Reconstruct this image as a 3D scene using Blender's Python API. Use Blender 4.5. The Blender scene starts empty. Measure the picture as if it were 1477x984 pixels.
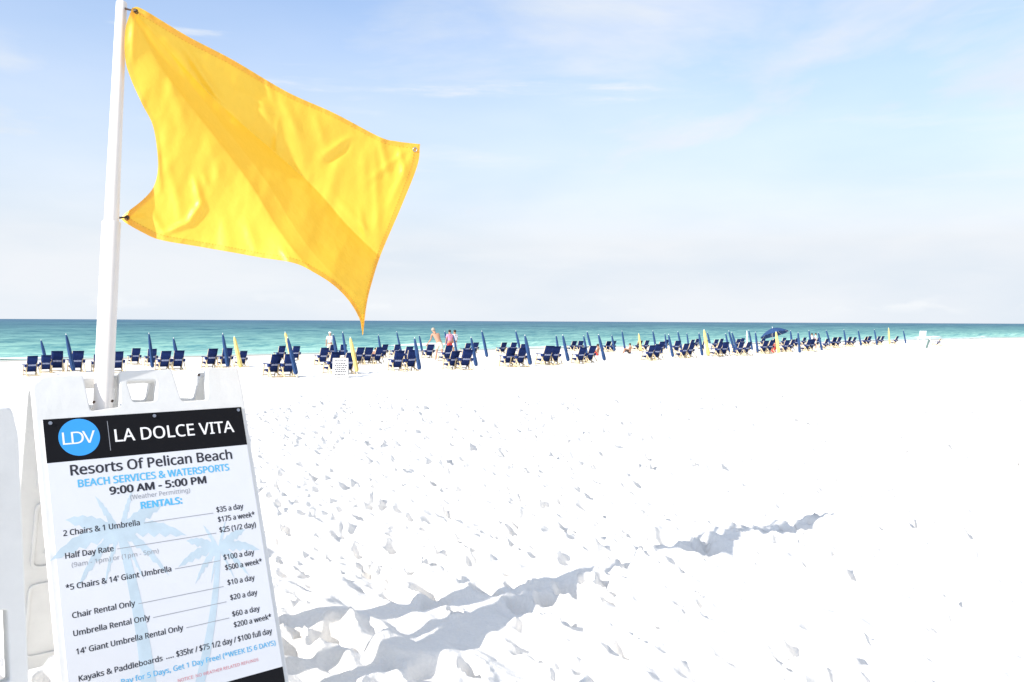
import bpy, bmesh, math, os
import numpy as np
from mathutils import Vector, Matrix
SC = bpy.context.scene
COL = SC.collection
R = math.radians

# ------------------------------------------------------------------ camera, sky, sun, exposure
F = 1225.0                                   # focal length in pixels of a 1477 px wide picture
EYE = Vector((0, 0, 1.2))
PITCH, ROLL = math.atan(28.5 / F), R(.27)
cam_fw = Vector((0, math.cos(PITCH), -math.sin(PITCH)))
_u0 = Vector((0, math.sin(PITCH), math.cos(PITCH))); _r0 = Vector((1, 0, 0))
cam_r = _r0 * math.cos(ROLL) + _u0 * math.sin(ROLL)
cam_u = _u0 * math.cos(ROLL) - _r0 * math.sin(ROLL)
cam = bpy.data.objects.new('camera', bpy.data.cameras.new('camera'))
COL.objects.link(cam); SC.camera = cam
m3 = Matrix((cam_r, cam_u, -cam_fw)).transposed()
cam.matrix_world = Matrix.Translation(EYE) @ m3.to_4x4()
cam.data.sensor_width = 36; cam.data.lens = 36 * F / 1477
cam.data.clip_start = .05; cam.data.clip_end = 60000

SUN_EL = R(30)
SUN_H = Vector((-.755, -.656))               # horizontal direction towards the sun
sun = bpy.data.objects.new('sun', bpy.data.lights.new('sun', 'SUN'))
COL.objects.link(sun)
sun.data.energy = 3.5; sun.data.angle = R(.5); sun.data.color = (1, .95, .88)
sdir = Vector((SUN_H.x * math.cos(SUN_EL), SUN_H.y * math.cos(SUN_EL), math.sin(SUN_EL)))
sun.rotation_euler = sdir.to_track_quat('Z', 'Y').to_euler()
sun.location = (0, 0, 30)
SC.view_settings.view_transform = 'Standard'; SC.view_settings.look = 'None'
SC.view_settings.gamma = 1; SC.view_settings.exposure = 1.0

w = bpy.data.worlds.new('World'); SC.world = w; w.use_nodes = True
nt = w.node_tree; nt.nodes.clear()
def N(nt, t, **k):
    n = nt.nodes.new(t)
    for a, b in k.items():
        if a.startswith('i_'): n.inputs[a[2:].replace('_', ' ')].default_value = b
        else: setattr(n, a, b)
    return n
def mth(nt, op, a, b=None, c=None, clamp=False):
    n = nt.nodes.new('ShaderNodeMath'); n.operation = op; n.use_clamp = clamp
    for i, v in enumerate((a, b, c)):
        if v is None: continue
        if isinstance(v, (int, float)): n.inputs[i].default_value = v
        else: nt.links.new(v, n.inputs[i])
    return n.outputs[0]
def mixc(nt, f, a, b):
    n = nt.nodes.new('ShaderNodeMix'); n.data_type = 'RGBA'
    for i, v in ((0, f), (6, a), (7, b)):
        if isinstance(v, (int, float)): n.inputs[i].default_value = v
        elif isinstance(v, tuple): n.inputs[i].default_value = (*v, 1)
        else: nt.links.new(v, n.inputs[i])
    return n.outputs[2]
def ramp(nt, f, stops):
    n = nt.nodes.new('ShaderNodeValToRGB'); e = n.color_ramp.elements
    while len(e) < len(stops): e.new(.5)
    for el, (p, c) in zip(e, stops):
        el.position = p; el.color = (*c, 1) if isinstance(c, tuple) else (c, c, c, 1)
    nt.links.new(f, n.inputs[0]); return n.outputs[0]
sky = N(nt, 'ShaderNodeTexSky', sky_type='NISHITA', sun_disc=False, sun_elevation=SUN_EL,
        sun_rotation=math.atan2(SUN_H.x, SUN_H.y) % (2 * math.pi), air_density=1.0, dust_density=.6, ozone_density=4.5)
geo = N(nt, 'ShaderNodeTexCoord')
sep = N(nt, 'ShaderNodeSeparateXYZ'); nt.links.new(geo.outputs['Generated'], sep.inputs[0])
mp = N(nt, 'ShaderNodeMapping'); mp.inputs['Scale'].default_value = (1, 1, 3.4); mp.inputs['Location'].default_value = (3.1332, 1.5051, 2.5362)
nt.links.new(geo.outputs['Generated'], mp.inputs[0])
n1 = N(nt, 'ShaderNodeTexNoise', i_Scale=1.9, i_Detail=7, i_Roughness=.55); n1.inputs['Distortion'].default_value = .35
nt.links.new(mp.outputs[0], n1.inputs['Vector'])
mp2 = N(nt, 'ShaderNodeMapping'); mp2.inputs['Scale'].default_value = (1, 1, 8.6); mp2.inputs['Location'].default_value = (1.9293, 1.7546, 2.9254); nt.links.new(geo.outputs['Generated'], mp2.inputs[0])
n2 = N(nt, 'ShaderNodeTexNoise', i_Scale=2.6, i_Detail=8, i_Roughness=.6); nt.links.new(mp2.outputs[0], n2.inputs['Vector'])
c1 = ramp(nt, n1.outputs[0], [(.34, 0.0), (.60, 1.0)])
c2 = ramp(nt, n2.outputs[0], [(.48, 0.0), (.68, 1.0)])
z = sep.outputs[2]
hz = mth(nt, 'MULTIPLY', mth(nt, 'SUBTRACT', .46, z, clamp=True), 2.7, clamp=True)     # thin veil towards the horizon
cl = mth(nt, 'MAXIMUM', mth(nt, 'MULTIPLY', c1, .92), mth(nt, 'MULTIPLY', c2, .85))
cl = mth(nt, 'MAXIMUM', cl, hz)
cl = mth(nt, 'MAXIMUM', cl, .06)
STR = .125
CLOUD = tuple(v / STR for v in (.400, .432, .470))
tint = N(nt, 'ShaderNodeMix', data_type='RGBA', blend_type='MULTIPLY'); tint.inputs[0].default_value = 1; tint.inputs[7].default_value = (.90, .95, 1, 1)
nt.links.new(sky.outputs[0], tint.inputs[6])
n6 = N(nt, 'ShaderNodeTexNoise', i_Scale=3.2, i_Detail=5, i_Roughness=.5); nt.links.new(mp.outputs[0], n6.inputs['Vector'])
veil = mixc(nt, ramp(nt, n6.outputs[0], [(.35, 0.0), (.62, 1.0)]), tuple(v / STR for v in (.385, .422, .465)), tuple(v / STR for v in (.440, .458, .482)))
skyc = mixc(nt, cl, tint.outputs[2], veil)
# small fair-weather clouds low over the horizon and brighter wisps higher up
mp3 = N(nt, 'ShaderNodeMapping'); mp3.inputs['Scale'].default_value = (1, 1, 2.6); nt.links.new(geo.outputs['Generated'], mp3.inputs[0])
n4 = N(nt, 'ShaderNodeTexNoise', i_Scale=15, i_Detail=5, i_Roughness=.55); nt.links.new(mp3.outputs[0], n4.inputs['Vector'])
low = mth(nt, 'MULTIPLY', mth(nt, 'MULTIPLY', mth(nt, 'SUBTRACT', z, .008, clamp=True), 90, clamp=True), mth(nt, 'MULTIPLY', mth(nt, 'SUBTRACT', .034, z, clamp=True), 70, clamp=True))
cu = mth(nt, 'MULTIPLY', mth(nt, 'MULTIPLY', ramp(nt, n4.outputs[0], [(.56, 0.0), (.68, 1.0)]), low), .8)
wi = mth(nt, 'MULTIPLY', ramp(nt, n2.outputs[0], [(.56, 0.0), (.76, 1.0)]), .55)
skyc = mixc(nt, mth(nt, 'MAXIMUM', cu, wi), skyc, tuple(v / STR for v in (.47, .485, .50)))
bg = N(nt, 'ShaderNodeBackground', i_Strength=STR); nt.links.new(skyc, bg.inputs[0])
wo = N(nt, 'ShaderNodeOutputWorld'); nt.links.new(bg.outputs[0], wo.inputs[0])

# ------------------------------------------------------------------ helpers
SW = Vector((-.643, .766))                   # horizontal direction from the camera towards the sea
SLOPE = .021
def s_of(x, y): return x * SW.x + y * SW.y
def ground(x, y): return -SLOPE * max(s_of(x, y), -15)
def ray(px, py): return cam_fw + cam_r * ((px - 738.5) / F) - cam_u * ((py - 492) / F)
def on_ground(px, py):
    d = ray(px, py); k = s_of(d.x, d.y)
    t = -EYE.z / (d.z + SLOPE * k); return EYE + d * t
def px_of(P):
    d = Vector(P) - EYE; zz = d.dot(cam_fw)
    return 738.5 + F * d.dot(cam_r) / zz, 492 - F * d.dot(cam_u) / zz
def hor(px): return 460 + .00469 * px
def chair_point(px, top, base):
    """where a chair stands: from its feet if they show, else from its height"""
    if base: return on_ground(px, base)
    k = s_of(*ray(px, hor(px)).xy.to_tuple()) / ray(px, hor(px)).y
    q = top - hor(px) - 25.7 * k
    Z = max(min(576 / max(q, 1), 47 / k), 32 / k)
    d = ray(px, hor(px)); d = d / d.y * Z
    return Vector((d.x, d.y, ground(d.x, d.y)))

def mat(name, col, rough=.6, spec=.3, metal=0, noise=None, trans=0, bump=0, bscale=60):
    m = bpy.data.materials.new(name); m.use_nodes = True; t = m.node_tree
    b = t.nodes['Principled BSDF']
    b.inputs['Base Color'].default_value = (*col, 1); b.inputs['Roughness'].default_value = rough
    b.inputs['Specular IOR Level'].default_value = spec; b.inputs['Metallic'].default_value = metal
    tc = N(t, 'ShaderNodeTexCoord')
    if noise:
        amt, sc = noise
        n = N(t, 'ShaderNodeTexNoise', i_Scale=sc, i_Detail=6, i_Roughness=.6); t.links.new(tc.outputs['Object'], n.inputs['Vector'])
        c = mixc(t, ramp(t, n.outputs[0], [(.3, 0.0), (.7, 1.0)]), tuple(v * (1 - amt) for v in col), tuple(min(1, v * (1 + amt * .4)) for v in col))
        t.links.new(c, b.inputs['Base Color'])
    if bump:
        n = N(t, 'ShaderNodeTexNoise', i_Scale=bscale, i_Detail=5); t.links.new(tc.outputs['Object'], n.inputs['Vector'])
        bp = N(t, 'ShaderNodeBump', i_Strength=bump, i_Distance=.01); t.links.new(n.outputs[0], bp.inputs['Height'])
        t.links.new(bp.outputs[0], b.inputs['Normal'])
    return m
M = {}
M['plastic'] = mat('white_plastic', (.735, .735, .72), .45, .35, noise=(.07, 9), bump=.12, bscale=25)
M['pole'] = mat('white_pole_paint', (.78, .735, .69), .4, .35, noise=(.05, 12))
M['print'] = mat('sign_print_white', (.70, .715, .75), .45, .2, noise=(.03, 4))
M['black'] = mat('print_black', (.008, .008, .010), .5, .12)
M['black2'] = mat('print_dark_lettering', (.035, .035, .045), .4, .3)
M['grey'] = mat('print_grey', (.30, .31, .34), .4, .3)
M['blue'] = mat('print_blue', (.045, .33, .80), .45, .2)
M['blue2'] = mat('print_sky_blue_lettering', (.10, .45, .75), .35, .4)
M['pale'] = mat('print_pale_blue', (.53, .64, .715), .45, .2, noise=(.12, 14))
M['red'] = mat('print_red', (.65, .16, .20), .4, .3)
M['white'] = mat('print_white_lettering', (.85, .85, .85), .4, .3)
M['steel'] = mat('steel', (.5, .5, .52), .3, .5, metal=1)
M['brass'] = mat('tarnished_brass', (.20, .12, .06), .45, .5, metal=.8)
M['rust'] = mat('dark_clip', (.05, .03, .02), .5, .3)
M['navy'] = mat('navy_canvas', (.016, .034, .135), .85, .1, noise=(.35, 7))
M['navy2'] = mat('blue_canopy_fabric', (.030, .072, .185), .8, .15, noise=(.3, 6))
M['yellow'] = mat('yellow_canopy_fabric', (.80, .62, .22), .8, .15, noise=(.12, 6))
M['whitef'] = mat('white_canopy_fabric', (.75, .75, .77), .8, .15, noise=(.08, 6))
M['wood'] = mat('pale_wood', (.70, .56, .34), .6, .2, noise=(.25, 10))
M['mark'] = mat('pale_print_on_canvas', (.45, .50, .70), .8, .1)
M['skin'] = mat('fair_skin', (.46, .25, .165), .55, .3, noise=(.08, 8))  # one even skin tone, slightly mottled
M['skin2'] = mat('tanned_skin', (.40, .20, .11), .55, .3, noise=(.08, 8))
M['hair'] = mat('dark_hair', (.03, .02, .015), .6, .3)
M['greyhair'] = mat('pale_hair', (.40, .33, .26), .6, .3)
M['cream'] = mat('cream_cloth', (.72, .66, .52), .85, .1, noise=(.08, 9))
M['wcloth'] = mat('white_cloth', (.80, .80, .82), .85, .1, noise=(.05, 9))
M['pink'] = mat('pink_cloth', (.70, .30, .42), .85, .1)
M['redc'] = mat('red_cloth', (.50, .07, .06), .85, .1)
M['green'] = mat('grey_green_cloth', (.15, .22, .20), .85, .1)
M['seat'] = mat('white_seat_plastic', (.78, .80, .80), .5, .3)

def tag(o, label=None, cat=None, group=None, kind=None):
    if label: o['label'] = label
    if cat: o['category'] = cat
    if group: o['group'] = group
    if kind: o['kind'] = kind
    return o
def mesh_obj(name, me, m, parent=None):
    o = bpy.data.objects.new(name, me); COL.objects.link(o)
    if m: me.materials.clear(); me.materials.append(m)
    if parent: o.parent = parent
    return o
def empty(name, loc=(0, 0, 0), rz=0):
    o = bpy.data.objects.new(name, None); COL.objects.link(o); o.empty_display_size = .1
    o.location = loc; o.rotation_euler = (0, 0, rz); return o
class MB:
    def __init__(s): s.bm = bmesh.new()
    def box(s, c, size, rot=None, bev=0, taper=1):
        mt = Matrix.Translation(c) @ (rot.to_4x4() if rot else Matrix()) @ Matrix.Diagonal((*size, 1))
        r = bmesh.ops.create_cube(s.bm, size=1, matrix=mt)
        if bev:
            es = {e for v in r['verts'] for e in v.link_edges}
            bmesh.ops.bevel(s.bm, geom=list(es), offset=bev, segments=2, profile=.6, affect='EDGES')
        return s
    def bar(s, a, b, wd, th, side=(1, 0, 0), bev=0):
        a, b = Vector(a), Vector(b); d = (b - a); L = d.length; d = d / L
        x = Vector(side); x = (x - d * x.dot(d)).normalized(); y = d.cross(x)
        return s.box((a + b) / 2, (wd, th, L), Matrix((x, y, d)).transposed(), bev)
    def tube(s, pts, rad, seg=12, cap=True):
        pts = [Vector(p) for p in pts]; n = len(pts)
        if not hasattr(rad, '__len__'): rad = [rad] * n
        rings = []
        for i, p in enumerate(pts):
            d = (pts[min(i + 1, n - 1)] - pts[max(i - 1, 0)]).normalized()
            x = d.orthogonal() if i == 0 else (px_ - d * px_.dot(d)); x.normalize(); px_ = x
            y = d.cross(x)
            rings.append([s.bm.verts.new(p + (x * math.cos(a) + y * math.sin(a)) * rad[i]) for a in [2 * math.pi * k / seg for k in range(seg)]])
        for a, b in zip(rings, rings[1:]):
            for k in range(seg): s.bm.faces.new((a[k], a[(k + 1) % seg], b[(k + 1) % seg], b[k]))
        if cap: s.bm.faces.new(rings[0][::-1]); s.bm.faces.new(rings[-1])
        return s
    def lobed(s, prof, lobes, depth, seg=32, lean=(0, 0)):
        """folded canopy: rings (z, radius) with pleats, leaning"""
        rings = []
        H = prof[-1][0]
        for j, (z_, r_) in enumerate(prof):
            ring = []
            for k in range(seg):
                a = 2 * math.pi * k / seg
                rr = r_ * (1 + depth * math.cos(lobes * a + 1.1 * z_) + .06 * math.sin(3 * a + 5 * z_))
                ring.append(s.bm.verts.new((rr * math.cos(a), rr * math.sin(a), z_ + (.02 * math.sin(lobes * a) if j == 0 else 0))))
            rings.append(ring)
        for a, b in zip(rings, rings[1:]):
            for k in range(seg): s.bm.faces.new((a[k], a[(k + 1) % seg], b[(k + 1) % seg], b[k]))
        s.bm.faces.new(rings[0][::-1]); s.bm.faces.new(rings[-1]); return s
    def ell(s, c, rad, rot=None, sub=2):
        mt = Matrix.Translation(c) @ (rot.to_4x4() if rot else Matrix()) @ Matrix.Diagonal((*rad, 1))
        bmesh.ops.create_icosphere(s.bm, subdivisions=sub, radius=1, matrix=mt); return s
    def mesh(s, name, smooth=False, mt=None):
        if mt is not None: s.bm.transform(mt)
        bmesh.ops.recalc_face_normals(s.bm, faces=s.bm.faces)
        me = bpy.data.meshes.new(name); s.bm.to_mesh(me); s.bm.free()
        if smooth: me.polygons.foreach_set('use_smooth', [True] * len(me.polygons))
        return me
    def build(s, name, m, parent=None, smooth=False): return mesh_obj(name, s.mesh(name, smooth), m, parent)
def auto_smooth(me, ang=35):
    me.polygons.foreach_set('use_smooth', [True] * len(me.polygons))
    me.set_sharp_from_angle(angle=R(ang)) if hasattr(me, 'set_sharp_from_angle') else None
def copy_tree(o, parent=None):
    c = o.copy(); COL.objects.link(c); c.parent = parent
    for ch in [x for x in KIDS.get(o.name, [])]: copy_tree(ch, c)
    return c
KIDS = {}
def index_kids():
    KIDS.clear()
    for o in bpy.data.objects:
        if o.parent: KIDS.setdefault(o.parent.name, []).append(o)
def curve_plate(name, outer, holes, half, bev, matrix=None):
    """flat plate with holes, thickness 2*half, rounded edges, in local x,y"""
    cu = bpy.data.curves.new(name, 'CURVE'); cu.dimensions = '2D'; cu.fill_mode = 'BOTH'
    cu.extrude = max(half - bev, .0001); cu.bevel_depth = bev; cu.bevel_resolution = 2
    if bev: cu.offset = -bev
    for ptsl in [outer] + holes:
        sp = cu.splines.new('POLY'); sp.points.add(len(ptsl) - 1); sp.use_cyclic_u = True
        for p, q in zip(sp.points, ptsl): p.co = (q[0], q[1], 0, 1)
    o = bpy.data.objects.new(name, cu); COL.objects.link(o)
    dg = bpy.context.evaluated_depsgraph_get()
    me = bpy.data.meshes.new_from_object(o.evaluated_get(dg)); bpy.data.objects.remove(o)
    me.name = name
    return me
def rounded(pts, r, n=4):
    out = []
    L = len(pts)
    for i, p in enumerate(pts):
        p = Vector(p[:2]); a = Vector(pts[i - 1][:2]); b = Vector(pts[(i + 1) % L][:2])
        rr = min(r, (a - p).length * .45, (b - p).length * .45)
        a = p + (a - p).normalized() * rr; b = p + (b - p).normalized() * rr
        for k in range(n + 1):
            t = k / n; out.append(tuple(a * (1 - t) ** 2 + p * 2 * t * (1 - t) + b * t * t))
    return out
_fp = None
for base in (bpy.utils.resource_path('LOCAL'), bpy.utils.resource_path('SYSTEM')):
    p = os.path.join(base or '', 'datafiles', 'fonts', 'NotoSansHebrew-Regular.woff2')
    if os.path.exists(p): _fp = p; break
try: FONT = bpy.data.fonts.load(_fp) if _fp else None
except Exception: FONT = None
_cap = {}
def text_raw(txt, spacing):
    cu = bpy.data.curves.new('lettering', 'FONT'); cu.body = txt; cu.size = 1
    if FONT: cu.font = FONT
    cu.space_character = spacing; cu.resolution_u = 3
    o = bpy.data.objects.new('lettering', cu); COL.objects.link(o)
    dg = bpy.context.evaluated_depsgraph_get()
    me = bpy.data.meshes.new_from_object(o.evaluated_get(dg)); bpy.data.objects.remove(o)
    n = len(me.vertices); co = np.empty(n * 3); me.vertices.foreach_get('co', co); return me, co.reshape(-1, 3)
def text_mesh(txt, width, height, bold=0.0, spacing=1.0):
    """lettering as a mesh: left end of the baseline at 0,0, given width and capital height; bold strokes by layered copies"""
    if not _cap: _cap['h'] = text_raw('H', 1)[1][:, 1].max()
    me, co = text_raw(txt, spacing)
    x0, x1 = co[:, 0].min(), co[:, 0].max()
    b = max(bold, 0) * height
    co[:, 0] = (co[:, 0] - x0) / (x1 - x0) * (width - 2 * b) + b; co[:, 1] *= height / _cap['h']; co[:, 2] = 0
    if b:
        polys = [tuple(p.vertices) for p in me.polygons]; n = len(co); V = []; Fc = []
        for k, (dx, dy) in enumerate(((0, 0), (-b, 0), (b, 0), (0, b * .6), (0, -b * .6))):
            V.append(co + np.array([dx, dy, -k * .00002])); Fc += [tuple(i + k * n for i in p) for p in polys]
        me = bpy.data.meshes.new('lettering'); me.from_pydata(np.vstack(V).tolist(), [], Fc); return me
    me.vertices.foreach_set('co', co.ravel()); me.update(); return me

# ------------------------------------------------------------------ numeric noise for the ground and cloth
rng = np.random.default_rng(7)
def vnoise(x, y, seed, T=256):
    g = np.random.default_rng(seed).random((T, T))
    xi = np.floor(x).astype(int); yi = np.floor(y).astype(int); fx = x - xi; fy = y - yi
    fx = fx * fx * (3 - 2 * fx); fy = fy * fy * (3 - 2 * fy)
    a = g[xi % T, yi % T]; b = g[(xi + 1) % T, yi % T]; c = g[xi % T, (yi + 1) % T]; d = g[(xi + 1) % T, (yi + 1) % T]
    return (a * (1 - fx) + b * fx) * (1 - fy) + (c * (1 - fx) + d * fx) * fy - .5
def grid_mesh(name, P, closed=False):
    nr, nc = P.shape[:2]
    me = bpy.data.meshes.new(name)
    idx = np.arange(nr * nc).reshape(nr, nc)
    if closed: a, b, c, d = idx[:-1], np.roll(idx, -1, 1)[:-1], np.roll(idx, -1, 1)[1:], idx[1:]
    else: a, b, c, d = idx[:-1, :-1], idx[:-1, 1:], idx[1:, 1:], idx[1:, :-1]
    q = np.stack([a, b, c, d], -1).reshape(-1, 4)
    me.vertices.add(nr * nc); me.vertices.foreach_set('co', P.reshape(-1).astype(np.float32))
    me.loops.add(q.size); me.loops.foreach_set('vertex_index', q.ravel().astype(np.int32))
    me.polygons.add(len(q)); me.polygons.foreach_set('loop_start', np.arange(0, q.size, 4, dtype=np.int32))
    me.polygons.foreach_set('use_smooth', np.ones(len(q), bool))
    me.update(calc_edges=True); return me

# ------------------------------------------------------------------ sand
# relief map of the trampled sand close by: 2 cm cells
HX0, HX1, HY0, HY1, HC = -5.0, 15.0, 0.5, 18.5, .02
hx = np.arange(HX0, HX1, HC); hy = np.arange(HY0, HY1, HC)
GX, GY = np.meshgrid(hx, hy, indexing='ij')
A = (GX * .796 + GY * .606); B = (GX * .606 - GY * .796)      # along / across the sunlight
wx = .25 * vnoise(GX * 2.1, GY * 2.1, 1); wy = .25 * vnoise(GX * 2.1 + 9, GY * 2.1, 2)
H = .055 * vnoise((A + wx) * 1.3, (B + wy) * .8, 3) + .065 * vnoise((A + wx) * 3.2, (B + wy) * 1.5, 4) \
  + .055 * vnoise((A + wx) * 6.3, (B + wy) * 3.0, 5) + .036 * vnoise((A + wx * .5) * 14, (B + wy * .5) * 6.5, 6) + .008 * vnoise(A * 33, B * 28, 8)
def stamp(cx, cy, L, W, ang, depth, rim):
    r = 2.2 * L; i0, i1 = int((cx - r - HX0) / HC), int((cx + r - HX0) / HC); j0, j1 = int((cy - r - HY0) / HC), int((cy + r - HY0) / HC)
    i0, j0 = max(i0, 0), max(j0, 0)
    if i1 <= i0 or j1 <= j0: return
    gx = GX[i0:i1, j0:j1] - cx; gy = GY[i0:i1, j0:j1] - cy
    u = (gx * math.cos(ang) + gy * math.sin(ang)) / L; v = (-gx * math.sin(ang) + gy * math.cos(ang)) / W
    q = np.sqrt(u * u + v * v)
    H[i0:i1, j0:j1] += -depth / (1 + np.exp((q - .8) * 11)) + rim * np.exp(-((q - 1.15) / .28) ** 2)
for k in range(9000):
    cx = rng.uniform(HX0 + .5, HX1 - .5); cy = rng.uniform(HY0 + .4, HY1 - .5)
    L = rng.uniform(.05, .16); a = rng.normal(-.93, .5)
    stamp(cx, cy, L, L * rng.uniform(.4, .7), a, rng.uniform(.02, .07), rng.uniform(.0, .025))
for k in range(7000):
    cx = rng.uniform(HX0 + .5, HX1 - .5); cy = rng.uniform(4.0, HY1 - .5)
    L = rng.uniform(.05, .10); stamp(cx, cy, L, L * rng.uniform(.35, .7), rng.normal(-.86, .55), rng.uniform(.025, .055), rng.uniform(.0, .03))
def relief(x, y):
    fi = (x - HX0) / HC; fj = (y - HY0) / HC
    inside = (fi > 1) & (fi < H.shape[0] - 2) & (fj > 1) & (fj < H.shape[1] - 2)
    fi = np.clip(fi, 0, H.shape[0] - 2); fj = np.clip(fj, 0, H.shape[1] - 2)
    i = fi.astype(int); j = fj.astype(int); a = fi - i; b = fj - j
    h = (H[i, j] * (1 - a) + H[i + 1, j] * a) * (1 - b) + (H[i, j + 1] * (1 - a) + H[i + 1, j + 1] * a) * b
    ed = np.minimum.reduce([(x - HX0), (HX1 - x), (y - HY0), (HY1 - y)])
    ed = np.clip(ed / 1.5, 0, 1) * inside
    far = .07 * vnoise(x * 1.1, y * 1.1, 11) + .05 * vnoise(x * 3.1, y * 2.7, 12) + .035 * vnoise(x * 7, y * 7, 13)
    return h * ed + far * (1 - ed)
ang = np.concatenate([np.arange(-180, -46, 4), np.arange(-46, 46, .105), np.arange(46, 180, 4)]) * math.pi / 180
rr = [.02, .3, .7, 1.1]
while rr[-1] < 420:
    r_ = rr[-1]; rr.append(r_ * (1.01 if r_ < 1.9 else 1.0034 if r_ < 19 else 1.012 if r_ < 70 else 1.05))
rr = np.array(rr)
RR, AA = np.meshgrid(rr, ang, indexing='ij')
X = RR * np.sin(AA); Y = RR * np.cos(AA)
S = X * SW.x + Y * SW.y
far_w = np.clip(1 - (RR - 60) / 60, .0, 1)
wet = 1 - np.clip((S - 44) / 10, 0, 1) * .93                   # washed smooth near the water
shore_bend = 2.2 * np.sin(X / 23 + .4) + 1.2 * np.sin(X / 9.0)
Z = -SLOPE * np.clip(S, -15, 57) - .045 * np.clip(S - 57 + shore_bend * .45, 0, 60)
Z = Z + relief(X, Y) * far_w * wet
sand = grid_mesh('sand', np.stack([X, Y, Z], -1), closed=True)
ms = bpy.data.materials.new('white_sand'); ms.use_nodes = True; t = ms.node_tree; b = t.nodes['Principled BSDF']
b.inputs['Roughness'].default_value = .95; b.inputs['Specular IOR Level'].default_value = .1
gp = N(t, 'ShaderNodeNewGeometry'); sp = N(t, 'ShaderNodeSeparateXYZ'); t.links.new(gp.outputs['Position'], sp.inputs[0])
n = N(t, 'ShaderNodeTexNoise', i_Scale=90, i_Detail=4); t.links.new(gp.outputs['Position'], n.inputs['Vector'])
nb = N(t, 'ShaderNodeTexNoise', i_Scale=.6, i_Detail=5); t.links.new(gp.outputs['Position'], nb.inputs['Vector'])
dry = mixc(t, n.outputs[0], (.79, .77, .735), (.90, .875, .835))
sS = mth(t, 'ADD', mth(t, 'MULTIPLY', sp.outputs[0], SW.x), mth(t, 'MULTIPLY', sp.outputs[1], SW.y))
wt = mth(t, 'MULTIPLY', mth(t, 'SUBTRACT', mth(t, 'ADD', sS, mth(t, 'MULTIPLY', nb.outputs[0], 4)), 53.5), .5, clamp=True)
t.links.new(mixc(t, wt, dry, (.40, .37, .33)), b.inputs['Base Color'])
n3 = N(t, 'ShaderNodeTexNoise', i_Scale=26, i_Detail=7, i_Roughness=.65); t.links.new(gp.outputs['Position'], n3.inputs['Vector'])
bp = N(t, 'ShaderNodeBump', i_Strength=.6, i_Distance=.02); t.links.new(n3.outputs[0], bp.inputs['Height']); t.links.new(bp.outputs[0], b.inputs['Normal'])
tag(mesh_obj('sand', sand, ms), 'white trampled beach sand sloping gently down to the sea', kind='structure')

# ------------------------------------------------------------------ sea
SEA = -SLOPE * 57 + .02
rs = np.concatenate([[20], np.geomspace(40, 260, 620), np.geomspace(265, 40000, 160)])
an = np.linspace(-62, 75, 900) * math.pi / 180
RR, AA = np.meshgrid(rs, an, indexing='ij'); X = RR * np.sin(AA); Y = RR * np.cos(AA)
S = X * SW.x + Y * SW.y; T_ = X * SW.y - Y * SW.x
amp = np.clip((S - 56) / 25, 0, 1) * np.clip(1 - (RR - 200) / 400, 0, 1)
W_ = .26 * vnoise(S / 3.1 + 2.0 * vnoise(T_ / 22, S / 22, 22), T_ / 16, 21) + .16 * vnoise(S / 1.3, T_ / 4, 23) + .08 * vnoise(S / .6, T_ / 2.2, 24)
crest = .42 * np.exp(-((S - 64.5 - 2.0 * vnoise(T_ / 15, T_ * 0, 25)) / .9) ** 2) * np.clip(vnoise(T_ / 11, T_ * 0 + .3, 26) * 3.2 + .35, 0, 1) \
      + .30 * np.exp(-((S - 72 - 3.0 * vnoise(T_ / 19, T_ * 0, 35)) / 1.1) ** 2) * np.clip(vnoise(T_ / 14, T_ * 0 + .3, 36) * 3.0 + .2, 0, 1)
Zs = SEA + W_ * amp + crest * np.clip((S - 57) / 4, 0, 1)
sea = grid_mesh('sea', np.stack([X, Y, Zs], -1))
mw = bpy.data.materials.new('sea_water'); mw.use_nodes = True; t = mw.node_tree; t.nodes.remove(t.nodes['Principled BSDF'])
gp = N(t, 'ShaderNodeNewGeometry'); sp = N(t, 'ShaderNodeSeparateXYZ'); t.links.new(gp.outputs['Position'], sp.inputs[0])
sS = mth(t, 'ADD', mth(t, 'MULTIPLY', sp.outputs[0], SW.x), mth(t, 'MULTIPLY', sp.outputs[1], SW.y))
sT = mth(t, 'SUBTRACT', mth(t, 'MULTIPLY', sp.outputs[0], SW.y), mth(t, 'MULTIPLY', sp.outputs[1], SW.x))
off = mth(t, 'MAXIMUM', mth(t, 'SUBTRACT', sS, 55.0), 1.0)
lg = mth(t, 'LOGARITHM', off, 10.0)                                    # 0 at the shore .. 4 far out
cb = N(t, 'ShaderNodeCombineXYZ'); t.links.new(mth(t, 'MULTIPLY', lg, 9.0), cb.inputs[0])
t.links.new(mth(t, 'MULTIPLY', mth(t, 'DIVIDE', sT, mth(t, 'ADD', off, 14.0)), 2.4), cb.inputs[1])
nn = N(t, 'ShaderNodeTexNoise', i_Scale=2.2, i_Detail=7, i_Roughness=.62); t.links.new(cb.outputs[0], nn.inputs['Vector'])
n5 = N(t, 'ShaderNodeTexNoise', i_Scale=6.5, i_Detail=5, i_Roughness=.6); mp5 = N(t, 'ShaderNodeMapping'); mp5.inputs['Scale'].default_value = (1, 2.2, 1); t.links.new(cb.outputs[0], mp5.inputs[0]); t.links.new(mp5.outputs[0], n5.inputs['Vector'])
base = ramp(t, mth(t, 'MULTIPLY', lg, .25), [(.0, (.48, .64, .58)), (.18, (.30, .56, .50)), (.34, (.20, .42, .385)), (.47, (.12, .285, .295)), (.60, (.068, .18, .225)), (.85, (.065, .145, .225))])
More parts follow.
